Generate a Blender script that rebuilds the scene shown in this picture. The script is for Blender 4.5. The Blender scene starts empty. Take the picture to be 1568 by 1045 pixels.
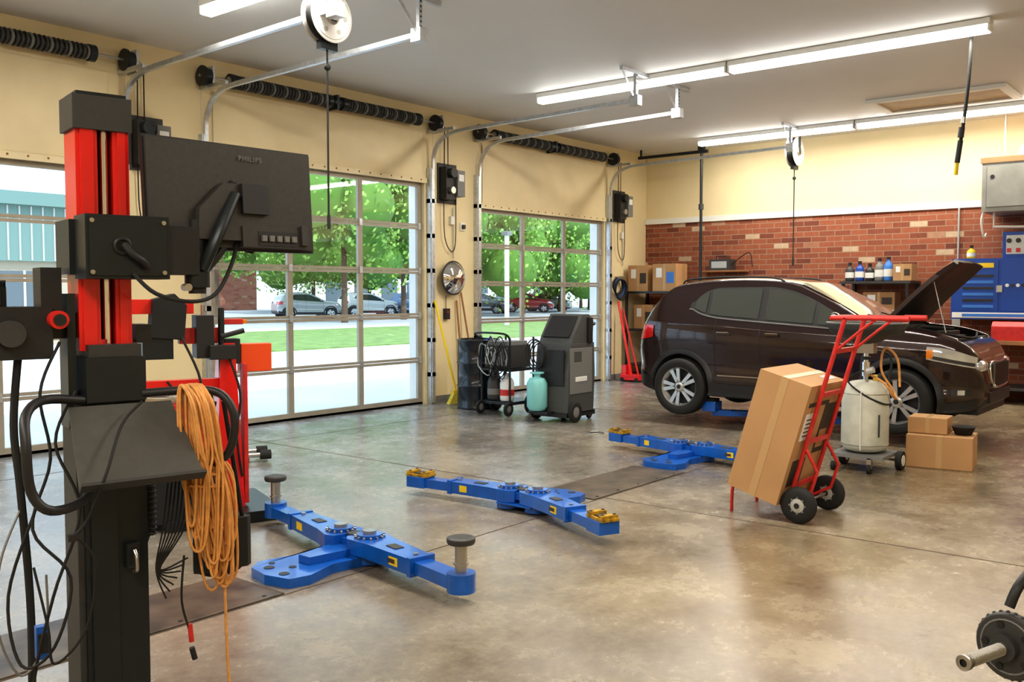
import bpy, math, random
from mathutils import Vector, Matrix
random.seed(7)
R=math.radians
sc=bpy.context.scene
try:
    sc.view_settings.view_transform='Standard'; sc.view_settings.look='Medium High Contrast'
except Exception: pass

# ------------------------------------------------------------ materials
def nt(name):
    m=bpy.data.materials.new(name); m.use_nodes=True
    t=m.node_tree; return m,t,t.nodes,t.links,t.nodes['Principled BSDF']
def mat(name,col,rough=.5,metal=0,noise=.0,scale=6,bump=0,coat=0,emis=0,spec=None,bscale=None):
    m,t,N,L,p=nt(name)
    c=(*col,1); p.inputs['Base Color'].default_value=c
    p.inputs['Roughness'].default_value=rough; p.inputs['Metallic'].default_value=metal
    if coat: p.inputs['Coat Weight'].default_value=coat; p.inputs['Coat Roughness'].default_value=.05
    if spec is not None: p.inputs['Specular IOR Level'].default_value=spec
    if emis: p.inputs['Emission Color'].default_value=c; p.inputs['Emission Strength'].default_value=emis
    if noise or bump:
        tc=N.new('ShaderNodeTexCoord'); n=N.new('ShaderNodeTexNoise'); n.inputs['Scale'].default_value=scale; n.inputs['Detail'].default_value=6
        L.new(tc.outputs['Object'],n.inputs['Vector'])
        if noise:
            r=N.new('ShaderNodeValToRGB'); r.color_ramp.elements[0].position=.3; r.color_ramp.elements[1].position=.7
            r.color_ramp.elements[0].color=(*[x*(1-noise) for x in col],1); r.color_ramp.elements[1].color=(*[min(1,x*(1+noise*.6)) for x in col],1)
            L.new(n.outputs['Fac'],r.inputs['Fac']); L.new(r.outputs['Color'],p.inputs['Base Color'])
        if bump:
            n2=n
            if bscale:
                n2=N.new('ShaderNodeTexNoise'); n2.inputs['Scale'].default_value=bscale; L.new(tc.outputs['Object'],n2.inputs['Vector'])
            b=N.new('ShaderNodeBump'); b.inputs['Strength'].default_value=bump; b.inputs['Distance'].default_value=.02
            L.new(n2.outputs['Fac'],b.inputs['Height']); L.new(b.outputs['Normal'],p.inputs['Normal'])
    return m

def brick_mat(name,axis='Y',w=.27,h=.092,dark=(.20,.055,.032),mid=(.38,.12,.06),light=(.64,.47,.32),mortar=(.33,.23,.16),lp=.95):
    m,t,N,L,p=nt(name); p.inputs['Roughness'].default_value=.8
    tc=N.new('ShaderNodeTexCoord'); sp=N.new('ShaderNodeSeparateXYZ'); cb=N.new('ShaderNodeCombineXYZ')
    L.new(tc.outputs['Object'],sp.inputs[0]); L.new(sp.outputs[axis],cb.inputs['X']); L.new(sp.outputs['Z'],cb.inputs['Y'])
    b=N.new('ShaderNodeTexBrick'); b.inputs['Scale'].default_value=1; b.inputs['Brick Width'].default_value=w; b.inputs['Row Height'].default_value=h
    b.inputs['Mortar Size'].default_value=.006; b.inputs['Color1'].default_value=(0,0,0,1); b.inputs['Color2'].default_value=(1,1,1,1); b.inputs['Mortar'].default_value=(.5,.5,.5,1)
    b.offset=.5
    L.new(cb.outputs[0],b.inputs['Vector'])
    r=N.new('ShaderNodeValToRGB'); e=r.color_ramp.elements
    e[0].position=0; e[0].color=(*dark,1); e[1].position=1; e[1].color=(*light,1)
    x=e.new(lp-.45); x.color=(*mid,1); x=e.new(lp-.02); x.color=(*mid,1); x=e.new(lp); x.color=(*light,1)
    L.new(b.outputs['Color'],r.inputs['Fac'])
    n=N.new('ShaderNodeTexNoise'); n.inputs['Scale'].default_value=14; L.new(tc.outputs['Object'],n.inputs['Vector'])
    mx=N.new('ShaderNodeMix'); mx.data_type='RGBA'; mx.blend_type='MULTIPLY'; mx.inputs[0].default_value=.35
    L.new(r.outputs['Color'],mx.inputs[6]); L.new(n.outputs['Fac'],mx.inputs[7])
    m2=N.new('ShaderNodeMix'); m2.data_type='RGBA'; L.new(b.outputs['Fac'],m2.inputs[0]); L.new(mx.outputs[2],m2.inputs[6]); m2.inputs[7].default_value=(*mortar,1)
    L.new(m2.outputs[2],p.inputs['Base Color'])
    bp=N.new('ShaderNodeBump'); bp.invert=True; bp.inputs['Strength'].default_value=.5; bp.inputs['Distance'].default_value=.01
    L.new(b.outputs['Fac'],bp.inputs['Height']); L.new(bp.outputs['Normal'],p.inputs['Normal'])
    return m

def floor_mat():
    m,t,N,L,p=nt('concrete_floor')
    tc=N.new('ShaderNodeTexCoord')
    def noise(s,d=8,r=.6,dist=0):
        n=N.new('ShaderNodeTexNoise'); n.inputs['Scale'].default_value=s; n.inputs['Detail'].default_value=d; n.inputs['Roughness'].default_value=r; n.inputs['Distortion'].default_value=dist
        L.new(tc.outputs['Object'],n.inputs['Vector']); return n
    a=noise(.55,7,.62,.2); b=noise(2.1,14,.75,.1); c=noise(22,10,.75); d=noise(60,2,.5); g=noise(.33,3,.5)
    r=N.new('ShaderNodeValToRGB'); e=r.color_ramp.elements
    e[0].position=.34; e[0].color=(.115,.084,.048,1); e[1].position=.66; e[1].color=(.42,.345,.225,1)
    x=e.new(.5); x.color=(.245,.190,.115,1)
    mxa=N.new('ShaderNodeMath'); mxa.operation='MULTIPLY_ADD'; mxa.inputs[1].default_value=.5; L.new(b.outputs['Fac'],mxa.inputs[0])
    mxb=N.new('ShaderNodeMath'); mxb.operation='MULTIPLY'; mxb.inputs[1].default_value=.5; L.new(a.outputs['Fac'],mxb.inputs[0]); L.new(mxb.outputs[0],mxa.inputs[2])
    L.new(mxa.outputs[0],r.inputs['Fac'])
    m1=N.new('ShaderNodeMix'); m1.data_type='RGBA'; m1.blend_type='OVERLAY'; m1.inputs[0].default_value=.45
    L.new(r.outputs['Color'],m1.inputs[6]); L.new(c.outputs['Fac'],m1.inputs[7])
    # window reflection painted into the slab colour: greyer toward the door bays
    sp=N.new('ShaderNodeSeparateXYZ'); L.new(tc.outputs['Object'],sp.inputs[0])
    q1=N.new('ShaderNodeMath'); q1.operation='MULTIPLY_ADD'; q1.inputs[1].default_value=.13; q1.inputs[2].default_value=-.30; L.new(sp.outputs['Y'],q1.inputs[0])
    q2=N.new('ShaderNodeMath'); q2.operation='MULTIPLY_ADD'; q2.inputs[1].default_value=-.035; L.new(sp.outputs['X'],q2.inputs[0]); L.new(q1.outputs[0],q2.inputs[2])
    q3=N.new('ShaderNodeMath'); q3.operation='ADD'; q3.use_clamp=True; L.new(q2.outputs[0],q3.inputs[0]); L.new(g.outputs['Fac'],q3.inputs[1])
    q4=N.new('ShaderNodeMapRange'); q4.inputs[1].default_value=.25; q4.inputs[2].default_value=1.0; q4.inputs[3].default_value=.05; q4.inputs[4].default_value=.9; L.new(q3.outputs[0],q4.inputs[0])
    hs=N.new('ShaderNodeHueSaturation'); hs.inputs['Saturation'].default_value=.08; hs.inputs['Value'].default_value=1.0; L.new(m1.outputs[2],hs.inputs['Color'])
    mg=N.new('ShaderNodeMix'); mg.data_type='RGBA'; L.new(q4.outputs[0],mg.inputs[0]); L.new(m1.outputs[2],mg.inputs[6]); L.new(hs.outputs['Color'],mg.inputs[7])
    rs=N.new('ShaderNodeValToRGB'); rs.color_ramp.elements[0].position=.22; rs.color_ramp.elements[0].color=(.25,.2,.15,1); rs.color_ramp.elements[1].position=.28; rs.color_ramp.elements[1].color=(1,1,1,1)
    L.new(d.outputs['Fac'],rs.inputs['Fac'])
    m2=N.new('ShaderNodeMix'); m2.data_type='RGBA'; m2.blend_type='MULTIPLY'; m2.inputs[0].default_value=.6
    L.new(mg.outputs[2],m2.inputs[6]); L.new(rs.outputs['Color'],m2.inputs[7])
    L.new(m2.outputs[2],p.inputs['Base Color'])
    rr=N.new('ShaderNodeMapRange'); rr.inputs[1].default_value=.3; rr.inputs[2].default_value=.7; rr.inputs[3].default_value=.16; rr.inputs[4].default_value=.34
    L.new(b.outputs['Fac'],rr.inputs[0]); L.new(rr.outputs[0],p.inputs['Roughness'])
    p.inputs['Specular IOR Level'].default_value=.9
    bp=N.new('ShaderNodeBump'); bp.inputs['Strength'].default_value=.08; bp.inputs['Distance'].default_value=.01
    L.new(c.outputs['Fac'],bp.inputs['Height']); L.new(bp.outputs['Normal'],p.inputs['Normal'])
    return m

def glass_mat(name,tint=(.95,.98,1),refl=.05):
    m=bpy.data.materials.new(name); m.use_nodes=True; t=m.node_tree; N=t.nodes; L=t.links; N.clear()
    o=N.new('ShaderNodeOutputMaterial'); tr=N.new('ShaderNodeBsdfTransparent'); tr.inputs[0].default_value=(*tint,1)
    g=N.new('ShaderNodeBsdfGlossy'); g.inputs['Roughness'].default_value=.02
    mx=N.new('ShaderNodeMixShader'); mx.inputs[0].default_value=refl
    L.new(tr.outputs[0],mx.inputs[1]); L.new(g.outputs[0],mx.inputs[2]); L.new(mx.outputs[0],o.inputs[0]); return m

def foliage_mat(name,a,b):
    m,t,N,L,p=nt(name); p.inputs['Roughness'].default_value=.6
    oi=N.new('ShaderNodeTexCoord'); n=N.new('ShaderNodeTexNoise'); n.inputs['Scale'].default_value=1.6; n.inputs['Detail'].default_value=8
    L.new(oi.outputs['Object'],n.inputs['Vector'])
    r=N.new('ShaderNodeValToRGB'); r.color_ramp.elements[0].position=.35; r.color_ramp.elements[1].position=.62
    r.color_ramp.elements[0].color=(*a,1); r.color_ramp.elements[1].color=(*b,1)
    L.new(n.outputs['Fac'],r.inputs['Fac']); L.new(r.outputs['Color'],p.inputs['Base Color'])
    return m

CREAM=mat('cream_wall_paint',(.79,.665,.41),.55,noise=.05,scale=1.5,bump=.05)
CREAM2=mat('cream_panel',(.80,.68,.43),.5,noise=.07,scale=2.0,bump=.6,bscale=1.6)
CEIL=mat('ceiling_paint',(.76,.75,.73),.6,noise=.03,scale=1)
TRIM=mat('white_trim',(.78,.77,.72),.5)
FLOOR=floor_mat()
JOINT=mat('joint_dark',(.07,.05,.035),.8)
STEEL=mat('floor_steel_plate',(.13,.10,.072),.4,.3,noise=.6,scale=5)
BRICK=brick_mat('red_brick')
BRICKX=brick_mat('red_brick_exterior','X',.6,.2,(.40,.13,.09),(.52,.20,.13),(.6,.35,.25))
ALU=mat('door_aluminium',(.38,.345,.285),.45,.2,noise=.1)
GALV=mat('galvanised',(.60,.63,.66),.35,.75,noise=.15,scale=20)
GLASS=glass_mat('door_glass')
BLACK=mat('black_plastic',(.022,.022,.024),.45)
BLACKR=mat('black_rubber',(.018,.018,.018),.75)
BLKMET=mat('black_powdercoat',(.022,.027,.031),.35,.2)
DGREY=mat('dark_grey_plastic',(.052,.052,.052),.5,noise=.1,scale=40)
MONB=mat('monitor_back_plastic',(.045,.043,.040),.5,noise=.15,scale=60)
GREY=mat('grey_plastic',(.20,.20,.195),.5)
MACH=mat('machine_grey_plastic',(.085,.088,.085),.5,noise=.1,scale=20)
LGREY=mat('light_grey_metal',(.50,.50,.48),.4,.3)
HEAT=mat('heater_grey_enamel',(.33,.33,.30),.45,.2,noise=.15,scale=4)
WHITE=mat('white_paint',(.8,.8,.78),.45)
RED=mat('red_paint',(.78,.016,.014),.28,coat=.4)
REDD=mat('red_worn_paint',(.60,.035,.03),.4,noise=.2,scale=15)
ORANGE=mat('orange_red',(.85,.09,.015),.4)
BLUE=mat('blue_lift_paint',(.006,.115,.50),.30,noise=.2,scale=9,coat=.3)
BLUE2=mat('cabinet_blue',(.012,.07,.36),.4)
YEL=mat('yellow',(.85,.60,.02),.45)
BRASS=mat('worn_yellow_pad',(.50,.29,.02),.5,.2,noise=.7,scale=30)
CHROME=mat('chrome',(.75,.75,.76),.14,1)
STL=mat('steel',(.48,.46,.43),.3,.9)
CARD=mat('cardboard',(.50,.29,.135),.75,noise=.08,scale=3)
CARD2=mat('cardboard_dark',(.38,.21,.10),.8,noise=.1,scale=4)
PRINT=mat('box_print',(.06,.045,.035),.7)
TAPE=mat('packing_tape',(.53,.34,.17),.3)
CORD=mat('orange_cord',(.74,.36,.11),.5,noise=.2,scale=30)
TANK=mat('tank_cream',(.60,.60,.52),.4,noise=.15,scale=8)
WOOD=mat('wood_handle',(.35,.17,.07),.6,noise=.2)
HATCH=mat('hatch_wood',(.50,.36,.20),.6,noise=.15,scale=3)
BPAINT=mat('car_paint_dark_brown',(.030,.014,.015),.22,.4,coat=1)
AUTOG=mat('car_window_glass',(.055,.062,.055),.06,0,coat=.5,spec=.9)
WSHLD=mat('car_windshield_glass',(.16,.17,.15),.05,0,coat=1,spec=1)
RIM=mat('alloy_wheel',(.60,.61,.62),.28,.85)
TIRE=mat('tire_rubber',(.02,.02,.02),.7)
REDL=mat('tail_light_red',(.6,.01,.01),.15,coat=1)
HEADL=mat('head_light_lens',(.60,.62,.65),.08,.5,coat=1)
AMBER=mat('amber_lens',(.8,.25,.02),.2)
TUBE=mat('fluorescent_tube',(1,.97,.92),.5,emis=9)
MIRROR=mat('mirror_glass',(.9,.9,.9),.03,1)
TEALT=mat('cyan_tank',(.25,.62,.62),.35)
PAPER=mat('label_white',(.8,.8,.78),.6)
BLUESM=mat('label_blue',(.05,.2,.6),.5)
PAVE=mat('pavement_concrete',(.64,.65,.66),.85,noise=.08,scale=.6)
ASPH=mat('asphalt',(.42,.43,.45),.9,noise=.1,scale=.8)
GRASS=mat('grass',(.19,.29,.08),.9,noise=.35,scale=2)
LEAF=foliage_mat('tree_leaves',(.11,.25,.03),(.36,.58,.13))
BARK=mat('bark',(.12,.08,.05),.9)
TEAL=mat('teal_siding',(.15,.25,.23),.6)
DKWIN=mat('building_window',(.10,.13,.15),.1)
DRUM=mat('drum_black',(.012,.018,.026),.25,.3,coat=.5)

# ------------------------------------------------------------ mesh builder
def cr(pts,n=5,closed=False):
    P=[Vector(p) for p in pts]; out=[]; k=len(P)
    if k<3: return P
    rng=k if closed else k-1
    for i in range(rng):
        if closed: a,b,c,d=P[i-1],P[i],P[(i+1)%k],P[(i+2)%k]
        else: a,b,c,d=P[max(i-1,0)],P[i],P[i+1],P[min(i+2,k-1)]
        for j in range(n):
            t=j/n; out.append(.5*((2*b)+(c-a)*t+(2*a-5*b+4*c-d)*t*t+(3*b-a-3*c+d)*t**3))
    if not closed: out.append(P[-1])
    return out

class MB:
    def __init__(s,name,loc=(0,0,0),rz=0):
        s.name=name; s.loc=Vector(loc); s.rz=rz; s.v=[]; s.f=[]; s.mi=[]; s.sm=[]; s.mats=[]; s.M=Matrix.Identity(4)
    def mid(s,m):
        if m not in s.mats: s.mats.append(m)
        return s.mats.index(m)
    def add(s,vs,fs,m,smooth=False):
        o=len(s.v); s.v+= [tuple(s.M@Vector(v)) for v in vs]; k=s.mid(m)
        for f in fs: s.f.append([o+i for i in f]); s.mi.append(k); s.sm.append(smooth)
    def box(s,c,d,m,rot=(0,0,0),tp=(1,1)):
        x,y,z=[a/2 for a in d]; T=Matrix.Translation(c)@Matrix.Rotation(rot[2],4,'Z')@Matrix.Rotation(rot[1],4,'Y')@Matrix.Rotation(rot[0],4,'X')
        vs=[T@Vector(p) for p in [(-x,-y,-z),(x,-y,-z),(x,y,-z),(-x,y,-z),(-x*tp[0],-y*tp[1],z),(x*tp[0],-y*tp[1],z),(x*tp[0],y*tp[1],z),(-x*tp[0],y*tp[1],z)]]
        s.add(vs,[(0,3,2,1),(4,5,6,7),(0,1,5,4),(1,2,6,5),(2,3,7,6),(3,0,4,7)],m)
    def bb(s,a,b,m):
        s.box([(a[i]+b[i])/2 for i in range(3)],[abs(b[i]-a[i]) for i in range(3)],m)
    def lathe(s,prof,c,ax,m,n=28,caps=True):
        q=Vector((0,0,1)).rotation_difference(Vector(ax).normalized()).to_matrix().to_4x4(); T=Matrix.Translation(c)@q
        k=len(prof); vs=[]
        for r,h in prof:
            for i in range(n):
                a=2*math.pi*i/n; vs.append(T@Vector((r*math.cos(a),r*math.sin(a),h)))
        fs=[(j*n+i,j*n+(i+1)%n,(j+1)*n+(i+1)%n,(j+1)*n+i) for j in range(k-1) for i in range(n)]
        s.add(vs,fs,m,True)
        if caps:
            for j,rev in ((0,True),(k-1,False)):
                if prof[j][0]>1e-4:
                    ring=vs[j*n:(j+1)*n]; idx=list(range(n)); 
                    if rev: idx=idx[::-1]
                    s.add(ring,[idx],m)
    def cyl(s,a,b,r,m,r2=None,n=20,caps=True):
        a=Vector(a); b=Vector(b); L=(b-a).length
        if L<1e-6: return
        s.lathe([(r,0),(r if r2 is None else r2,L)],a,b-a,m,n,caps)
    def tube(s,pts,r,m,n=8,smooth=5,closed=False,flat=False,ry=None):
        P=cr(pts,smooth,closed) if smooth else [Vector(p) for p in pts]
        k=len(P); vs=[]; up=None; ry=ry or r
        for i in range(k):
            if closed: t=(P[(i+1)%k]-P[i-1])
            else: t=P[min(i+1,k-1)]-P[max(i-1,0)]
            if t.length<1e-9: t=Vector((0,0,1))
            t.normalize()
            if up is None:
                up=Vector((0,0,1)) if abs(t.z)<.9 else Vector((1,0,0))
            up=(up-t*up.dot(t)); 
            if up.length<1e-6: up=t.orthogonal()
            up.normalize(); sd=t.cross(up)
            for j in range(n):
                a=2*math.pi*(j+.5)/n; vs.append(P[i]+sd*(r*math.cos(a))+up*(ry*math.sin(a)))
        rng=k if closed else k-1
        fs=[(i*n+j,i*n+(j+1)%n,((i+1)%k)*n+(j+1)%n,((i+1)%k)*n+j) for i in range(rng) for j in range(n)]
        s.add(vs,fs,m,not flat)
        if not closed: s.add(vs[:n],[list(range(n))[::-1]],m); s.add(vs[-n:],[list(range(n))],m)
    def prism(s,poly,z0,z1,m,T=None):
        T=T or Matrix.Identity(4); k=len(poly)
        vs=[T@Vector((p[0],p[1],z0)) for p in poly]+[T@Vector((p[0],p[1],z1)) for p in poly]
        ar=sum(poly[i][0]*poly[(i+1)%k][1]-poly[(i+1)%k][0]*poly[i][1] for i in range(k))
        fs=[list(range(k))[::-1],list(range(k,2*k))]+[(i,(i+1)%k,k+(i+1)%k,k+i) for i in range(k)]
        if ar<0: fs=[f[::-1] for f in [list(q) for q in fs]]
        s.add(vs,fs,m)
    def sph(s,c,r,m,n=16,k=10):
        if not hasattr(r,'__len__'): r=(r,r,r)
        vs=[];
        for j in range(k+1):
            ph=math.pi*j/k
            for i in range(n):
                a=2*math.pi*i/n; vs.append((c[0]+r[0]*math.sin(ph)*math.cos(a),c[1]+r[1]*math.sin(ph)*math.sin(a),c[2]-r[2]*math.cos(ph)))
        s.add(vs,[(j*n+i,j*n+(i+1)%n,(j+1)*n+(i+1)%n,(j+1)*n+i) for j in range(k) for i in range(n)],m,True)
    def torus(s,c,Rr,r,ax,m,n=28,k=8):
        q=Vector((0,0,1)).rotation_difference(Vector(ax).normalized()).to_matrix()
        s.tube([Vector(c)+q@Vector((Rr*math.cos(2*math.pi*i/n),Rr*math.sin(2*math.pi*i/n),0)) for i in range(n)],r,m,k,0,True)
    def done(s,bevel=0,parent=None,seg=2):
        me=bpy.data.meshes.new(s.name); me.from_pydata(s.v,[],s.f)
        for m in s.mats: me.materials.append(m)
        me.polygons.foreach_set('material_index',s.mi); me.polygons.foreach_set('use_smooth',s.sm); me.update()
        o=bpy.data.objects.new(s.name,me); sc.collection.objects.link(o); o.location=s.loc; o.rotation_euler=(0,0,s.rz)
        if bevel:
            b=o.modifiers.new('bevel','BEVEL'); b.width=bevel; b.segments=seg; b.limit_method='ANGLE'; b.angle_limit=R(40)
        if parent: o.parent=parent
        return o
def empty(name,loc=(0,0,0),rz=0):
    e=bpy.data.objects.new(name,None); sc.collection.objects.link(e); e.location=loc; e.rotation_euler=(0,0,rz); e.empty_display_size=.1; return e

# ------------------------------------------------------------ room shell
WY=9.5; BX=15.8; H=4.27; X0=-5; Y0=-5
b=MB('floor'); b.bb((X0,Y0,-.15),(BX+.3,WY+.3,0),FLOOR)
for x in (1.2,6.1,10.8): b.bb((x-.006,Y0+.1,-.001),(x+.006,WY,.0012),JOINT)
for y in (-.9,4.03,8.4): b.bb((X0+.1,y-.006,-.001),(BX,y+.006,.0012),JOINT)
b.done()
b=MB('ceiling'); b.bb((X0,Y0,H+.003),(BX+.3,WY+.3,H+.2),CEIL); b.done()
doors=[(1.55,5.05,2.92),(6.2,9.7,3.2),(10.9,14.35,2.93)]
xs=[X0]+[v for d in doors for v in d[:2]]+[BX+.3]
for i in range(0,len(xs),2):
    b=MB('wall_left'); b.bb((xs[i],WY+.003,0),(xs[i+1],WY+.25,H+.01),CREAM); b.done()
for d in doors:
    b=MB('wall_left'); b.bb((d[0],WY+.003,d[2]),(d[1],WY+.25,H+.01),CREAM); b.done()
b=MB('wall_back'); b.bb((BX+.003,Y0,0),(BX+.25,WY,2.93),BRICK); b.bb((BX+.02,Y0,2.93),(BX+.25,WY,H+.01),CREAM); b.done()
b=MB('trim_1'); b.bb((BX-.03,Y0,2.93),(BX+.02,WY,3.03),TRIM); b.done(.005)
b=MB('wall_right'); b.bb((X0,Y0-.25,0),(BX+.3,Y0,H),CREAM); b.done()
b=MB('wall_front'); b.bb((X0-.25,Y0,0),(X0,WY,H),CREAM); b.done()
b=MB('baseboard_left')
for a,c in ((5.05,6.2),(9.7,10.9),(14.35,BX)): b.bb((a+.12,WY-.015,0),(c-.12,WY,.1),GREY)
b.done()
for i,d in enumerate(doors):
    b=MB('trim_%d'%(i+2)); b.bb((d[1],WY+.25,0),(d[1]+.3,WY+.30,4.4),WHITE); b.bb((d[1]-.02,WY+.115,0),(d[1],WY+.30,d[2]),WHITE); b.done()

# sectional glass doors + header panels + tracks + springs
def door(i,x0,x1,h):
    b=MB('door_%d'%i); y=WY+.06; rows=5; cols=3; sw=.085; rh=h/rows
    for r in range(rows):
        z0=r*rh+.004; z1=(r+1)*rh-.004
        lo=.085 if r==0 else .035; hi=.035 if r<rows-1 else .07
        b.bb((x0,y,z0),(x1,y+.045,z0+lo),ALU); b.bb((x0,y,z1-hi),(x1,y+.045,z1),ALU)
        W=(x1-x0)
        for c in range(cols+1):
            cx=x0+W*c/cols
            a=max(x0,cx-.04); d=min(x1,cx+.04)
            if c==0: d=x0+sw
            if c==cols: a=x1-sw
            b.bb((a,y+.001,z0),(d,y+.044,z1),ALU)
        b.bb((x0+sw,y+.02,z0+lo),(x1-sw,y+.026,z1-hi),GLASS)
        if r:
            for c in range(cols+1):
                cx=min(max(x0+W*c/cols,x0+.05),x1-.05); b.box((cx,y-.008,z0),(.05,.016,.09),GALV)
    b.bb((x0,y,-0.0),(x1,y+.05,.03),BLACKR)
    b.done()
    b=MB('door_track_set' )
    for tx in (x0-.09,x1+.09):
        b.bb((tx-.03,WY-.09,0.02),(tx+.03,WY-.065,3.4),GALV)
        b.bb((tx-.045,WY-.07,0.0),(tx-.03,WY,3.4),GALV)
        b.tube([(tx,WY-.08,3.38),(tx,WY-.10,3.58),(tx,WY-.22,3.77),(tx,WY-.45,3.86),(tx,WY-.7,3.88)],.03,GALV,4,6,flat=True)
        b.tube([(tx,WY-.68,3.88),(tx,6.0,3.93)],.032,GALV,4,0,flat=True)
        b.bb((tx-.02,WY-.5,3.9),(tx+.02,WY,3.94),GALV)
        b.bb((tx-.02,6.02,3.90),(tx+.02,6.06,H),GALV)
        b.box((tx-.17,6.04,4.10),(.035,.006,.46),GALV,rot=(0,R(-42),0))
        b.bb((tx-.35,6.0,H-.045),(tx+.25,6.045,H),GALV)
        for k in range(7): b.cyl((tx,6.015,3.95+k*.045),(tx,6.019,3.95+k*.045),.009,BLACK,n=8)
        b.bb((tx-.05,5.98,3.86),(tx+.05,6.1,3.98),GALV)
        for k in range(6): b.bb((tx-.045,WY-.09,.4+k*.5),(tx+.045,WY,.46+k*.5),GALV)
    z0=h
    b.bb((x0-.02,WY-.035,z0-.02),(x1+.02,WY,z0+.05),CREAM2)
    for k in range(18): b.sph((x0+.1+k*(x1-x0-.2)/17,WY-.036,z0+.02),.012,CARD2,8,5)
    b.done()
    b=MB('door_header_panel',(0,0,0))
    n=40; vs=[];fs=[]; zt=3.90; ph=x0*3.1
    for k in range(n+1):
        for j in range(9):
            u=k/n; w=j/8
            x=x0+.05+(x1-x0-.1)*u; z=z0+.055+(zt-z0-.055)*w
            env=math.sin(math.pi*w)*(math.sin(math.pi*u)**.5)
            bul=.035*env+.012*math.sin(u*34+w*6+ph)*env+.010*math.sin(u*13-w*9+ph)*env
            vs.append((x,WY-.014-max(0,bul),z))
    for k in range(n):
        for j in range(8): fs.append((k*9+j,(k+1)*9+j,(k+1)*9+j+1,k*9+j+1))
    b.add(vs,fs,CREAM2,True); b.done()
    b=MB('torsion_spring_assembly'); zz=4.03; yy=WY-.14
    b.cyl((x0-.2,yy,zz),(x1+.25,yy,zz),.014,STL)
    xm=(x0+x1)/2
    for a,c in ((x0+.22,xm-.12),(xm+.12,x1-.28)):
        b.cyl((a,yy,zz),(c,yy,zz),.060,BLACK)
        k=int((c-a)/.045)
        for q in range(k):
            b.torus((a+.01+q*(c-a-.02)/k,yy,zz),.066,.016,(1,.12,0),DGREY if q%4 else GREY,14,5)
        for e in (a,c): b.cyl((e-.035,yy,zz),(e+.035,yy,zz),.085,BLKMET); b.cyl((e-.045,yy,zz),(e+.045,yy,zz),.05,STL)
    b.bb((xm-.02,WY-.2,zz-.09),(xm+.02,WY,zz+.09),BLKMET)
    b.cyl((xm-.05,yy,zz),(xm+.05,yy,zz),.06,BLKMET)
    for e in (x0-.12,x1+.12):
        b.cyl((e-.04,yy,zz),(e+.04,yy,zz),.095,BLKMET); b.cyl((e-.055,yy,zz),(e-.03,yy,zz),.115,BLKMET)
        b.cyl((e+.05,yy,zz),(e+.055,yy,zz),.05,STL)
        b.bb((e+.06,WY-.19,zz-.12),(e+.09,WY,zz+.12),GALV)
        b.cyl((e+.0,WY-.05,.1),(e+.0,WY-.05,zz),.0025,STL,n=5)
    b.done()
for i,d in enumerate(doors): door(i+1,*d)

# jackshaft door openers
for (x,z) in ((5.42,3.22),(10.16,3.22),(14.82,3.22)):
    b=MB('door_opener',(x,WY,z))
    b.bb((-.17,-.16,-.25),(.03,0,.22),BLACK); b.bb((.03,-.2,-.2),(.19,0,.18),GREY); b.cyl((-.08,-.16,.13),(-.08,-.24,.13),.07,BLKMET)
    b.cyl((-.08,-.16,-.12),(-.08,-.22,-.12),.05,STL); b.bb((.05,-.21,.02),(.16,-.2,.12),PAPER); b.bb((-.2,-.02,-.3),(.2,0,.28),DGREY)
    b.tube([(-.12,-.08,.8),(-.13,-.08,.0),(-.13,-.07,-.3),(-.1,-.06,-.8),(.05,-.05,-1.0),(.15,-.04,-.85),(.17,-.03,-.2)],.008,BLACKR,6)
    b.tube([(-.05,-.08,.8),(-.05,-.08,.2)],.008,BLACKR,6,0)
    b.bb((.05,-.05,-.6),(.12,0,-.48),TRIM)
    b.tube([(.12,-.02,-.35),(.13,-.02,-1.1)],.009,LGREY,6,0)
    b.done(.008)

# fluorescent strip fixtures
def strip(x,y0,y1,seg):
    b=MB('fluorescent_light_strip',(x,0,0)); n=seg; L=(y1-y0)/n
    for i in range(n):
        a=y0+i*L+.01; c=y0+(i+1)*L-.01
        b.bb((-.075,a,H-.06),(.075,c,H),WHITE)
        b.bb((-.055,a+.02,H-.13),(.055,c-.02,H-.062),TUBE)
        for e in (a,c-.025): b.bb((-.07,e,H-.125),(.07,e+.025,H-.06),WHITE)
    b.done(.004)
    for i in range(n):
        l=bpy.data.lights.new('fluorescent_lamp','AREA'); l.shape='RECTANGLE'; l.size=.11; l.size_y=L-.1; l.energy=LP*L; l.color=(1,.94,.83)
        o=bpy.data.objects.new('fluorescent_lamp',l); sc.collection.objects.link(o); o.location=(x,y0+(i+.5)*L,H-.14)
LP=25
strip(10.1,2.2,7.75,2); strip(14.7,-3,7.8,4); strip(5.0,-3,7.7,4); strip(-1,-3,7.8,4)

# attic hatch
b=MB('attic_hatch',(13.75,3.6,H)); b.bb((-.42,-.8,-.025),(.42,.8,0),HATCH)
for a,c in (((-.5,-.88),(-.4,.88)),((.4,-.88),(.5,.88)),((-.4,-.88),(.4,-.78)),((-.4,.78),(.4,.88))): b.bb((*a,-.05),(*c,0),TRIM)
b.done(.004)

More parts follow.
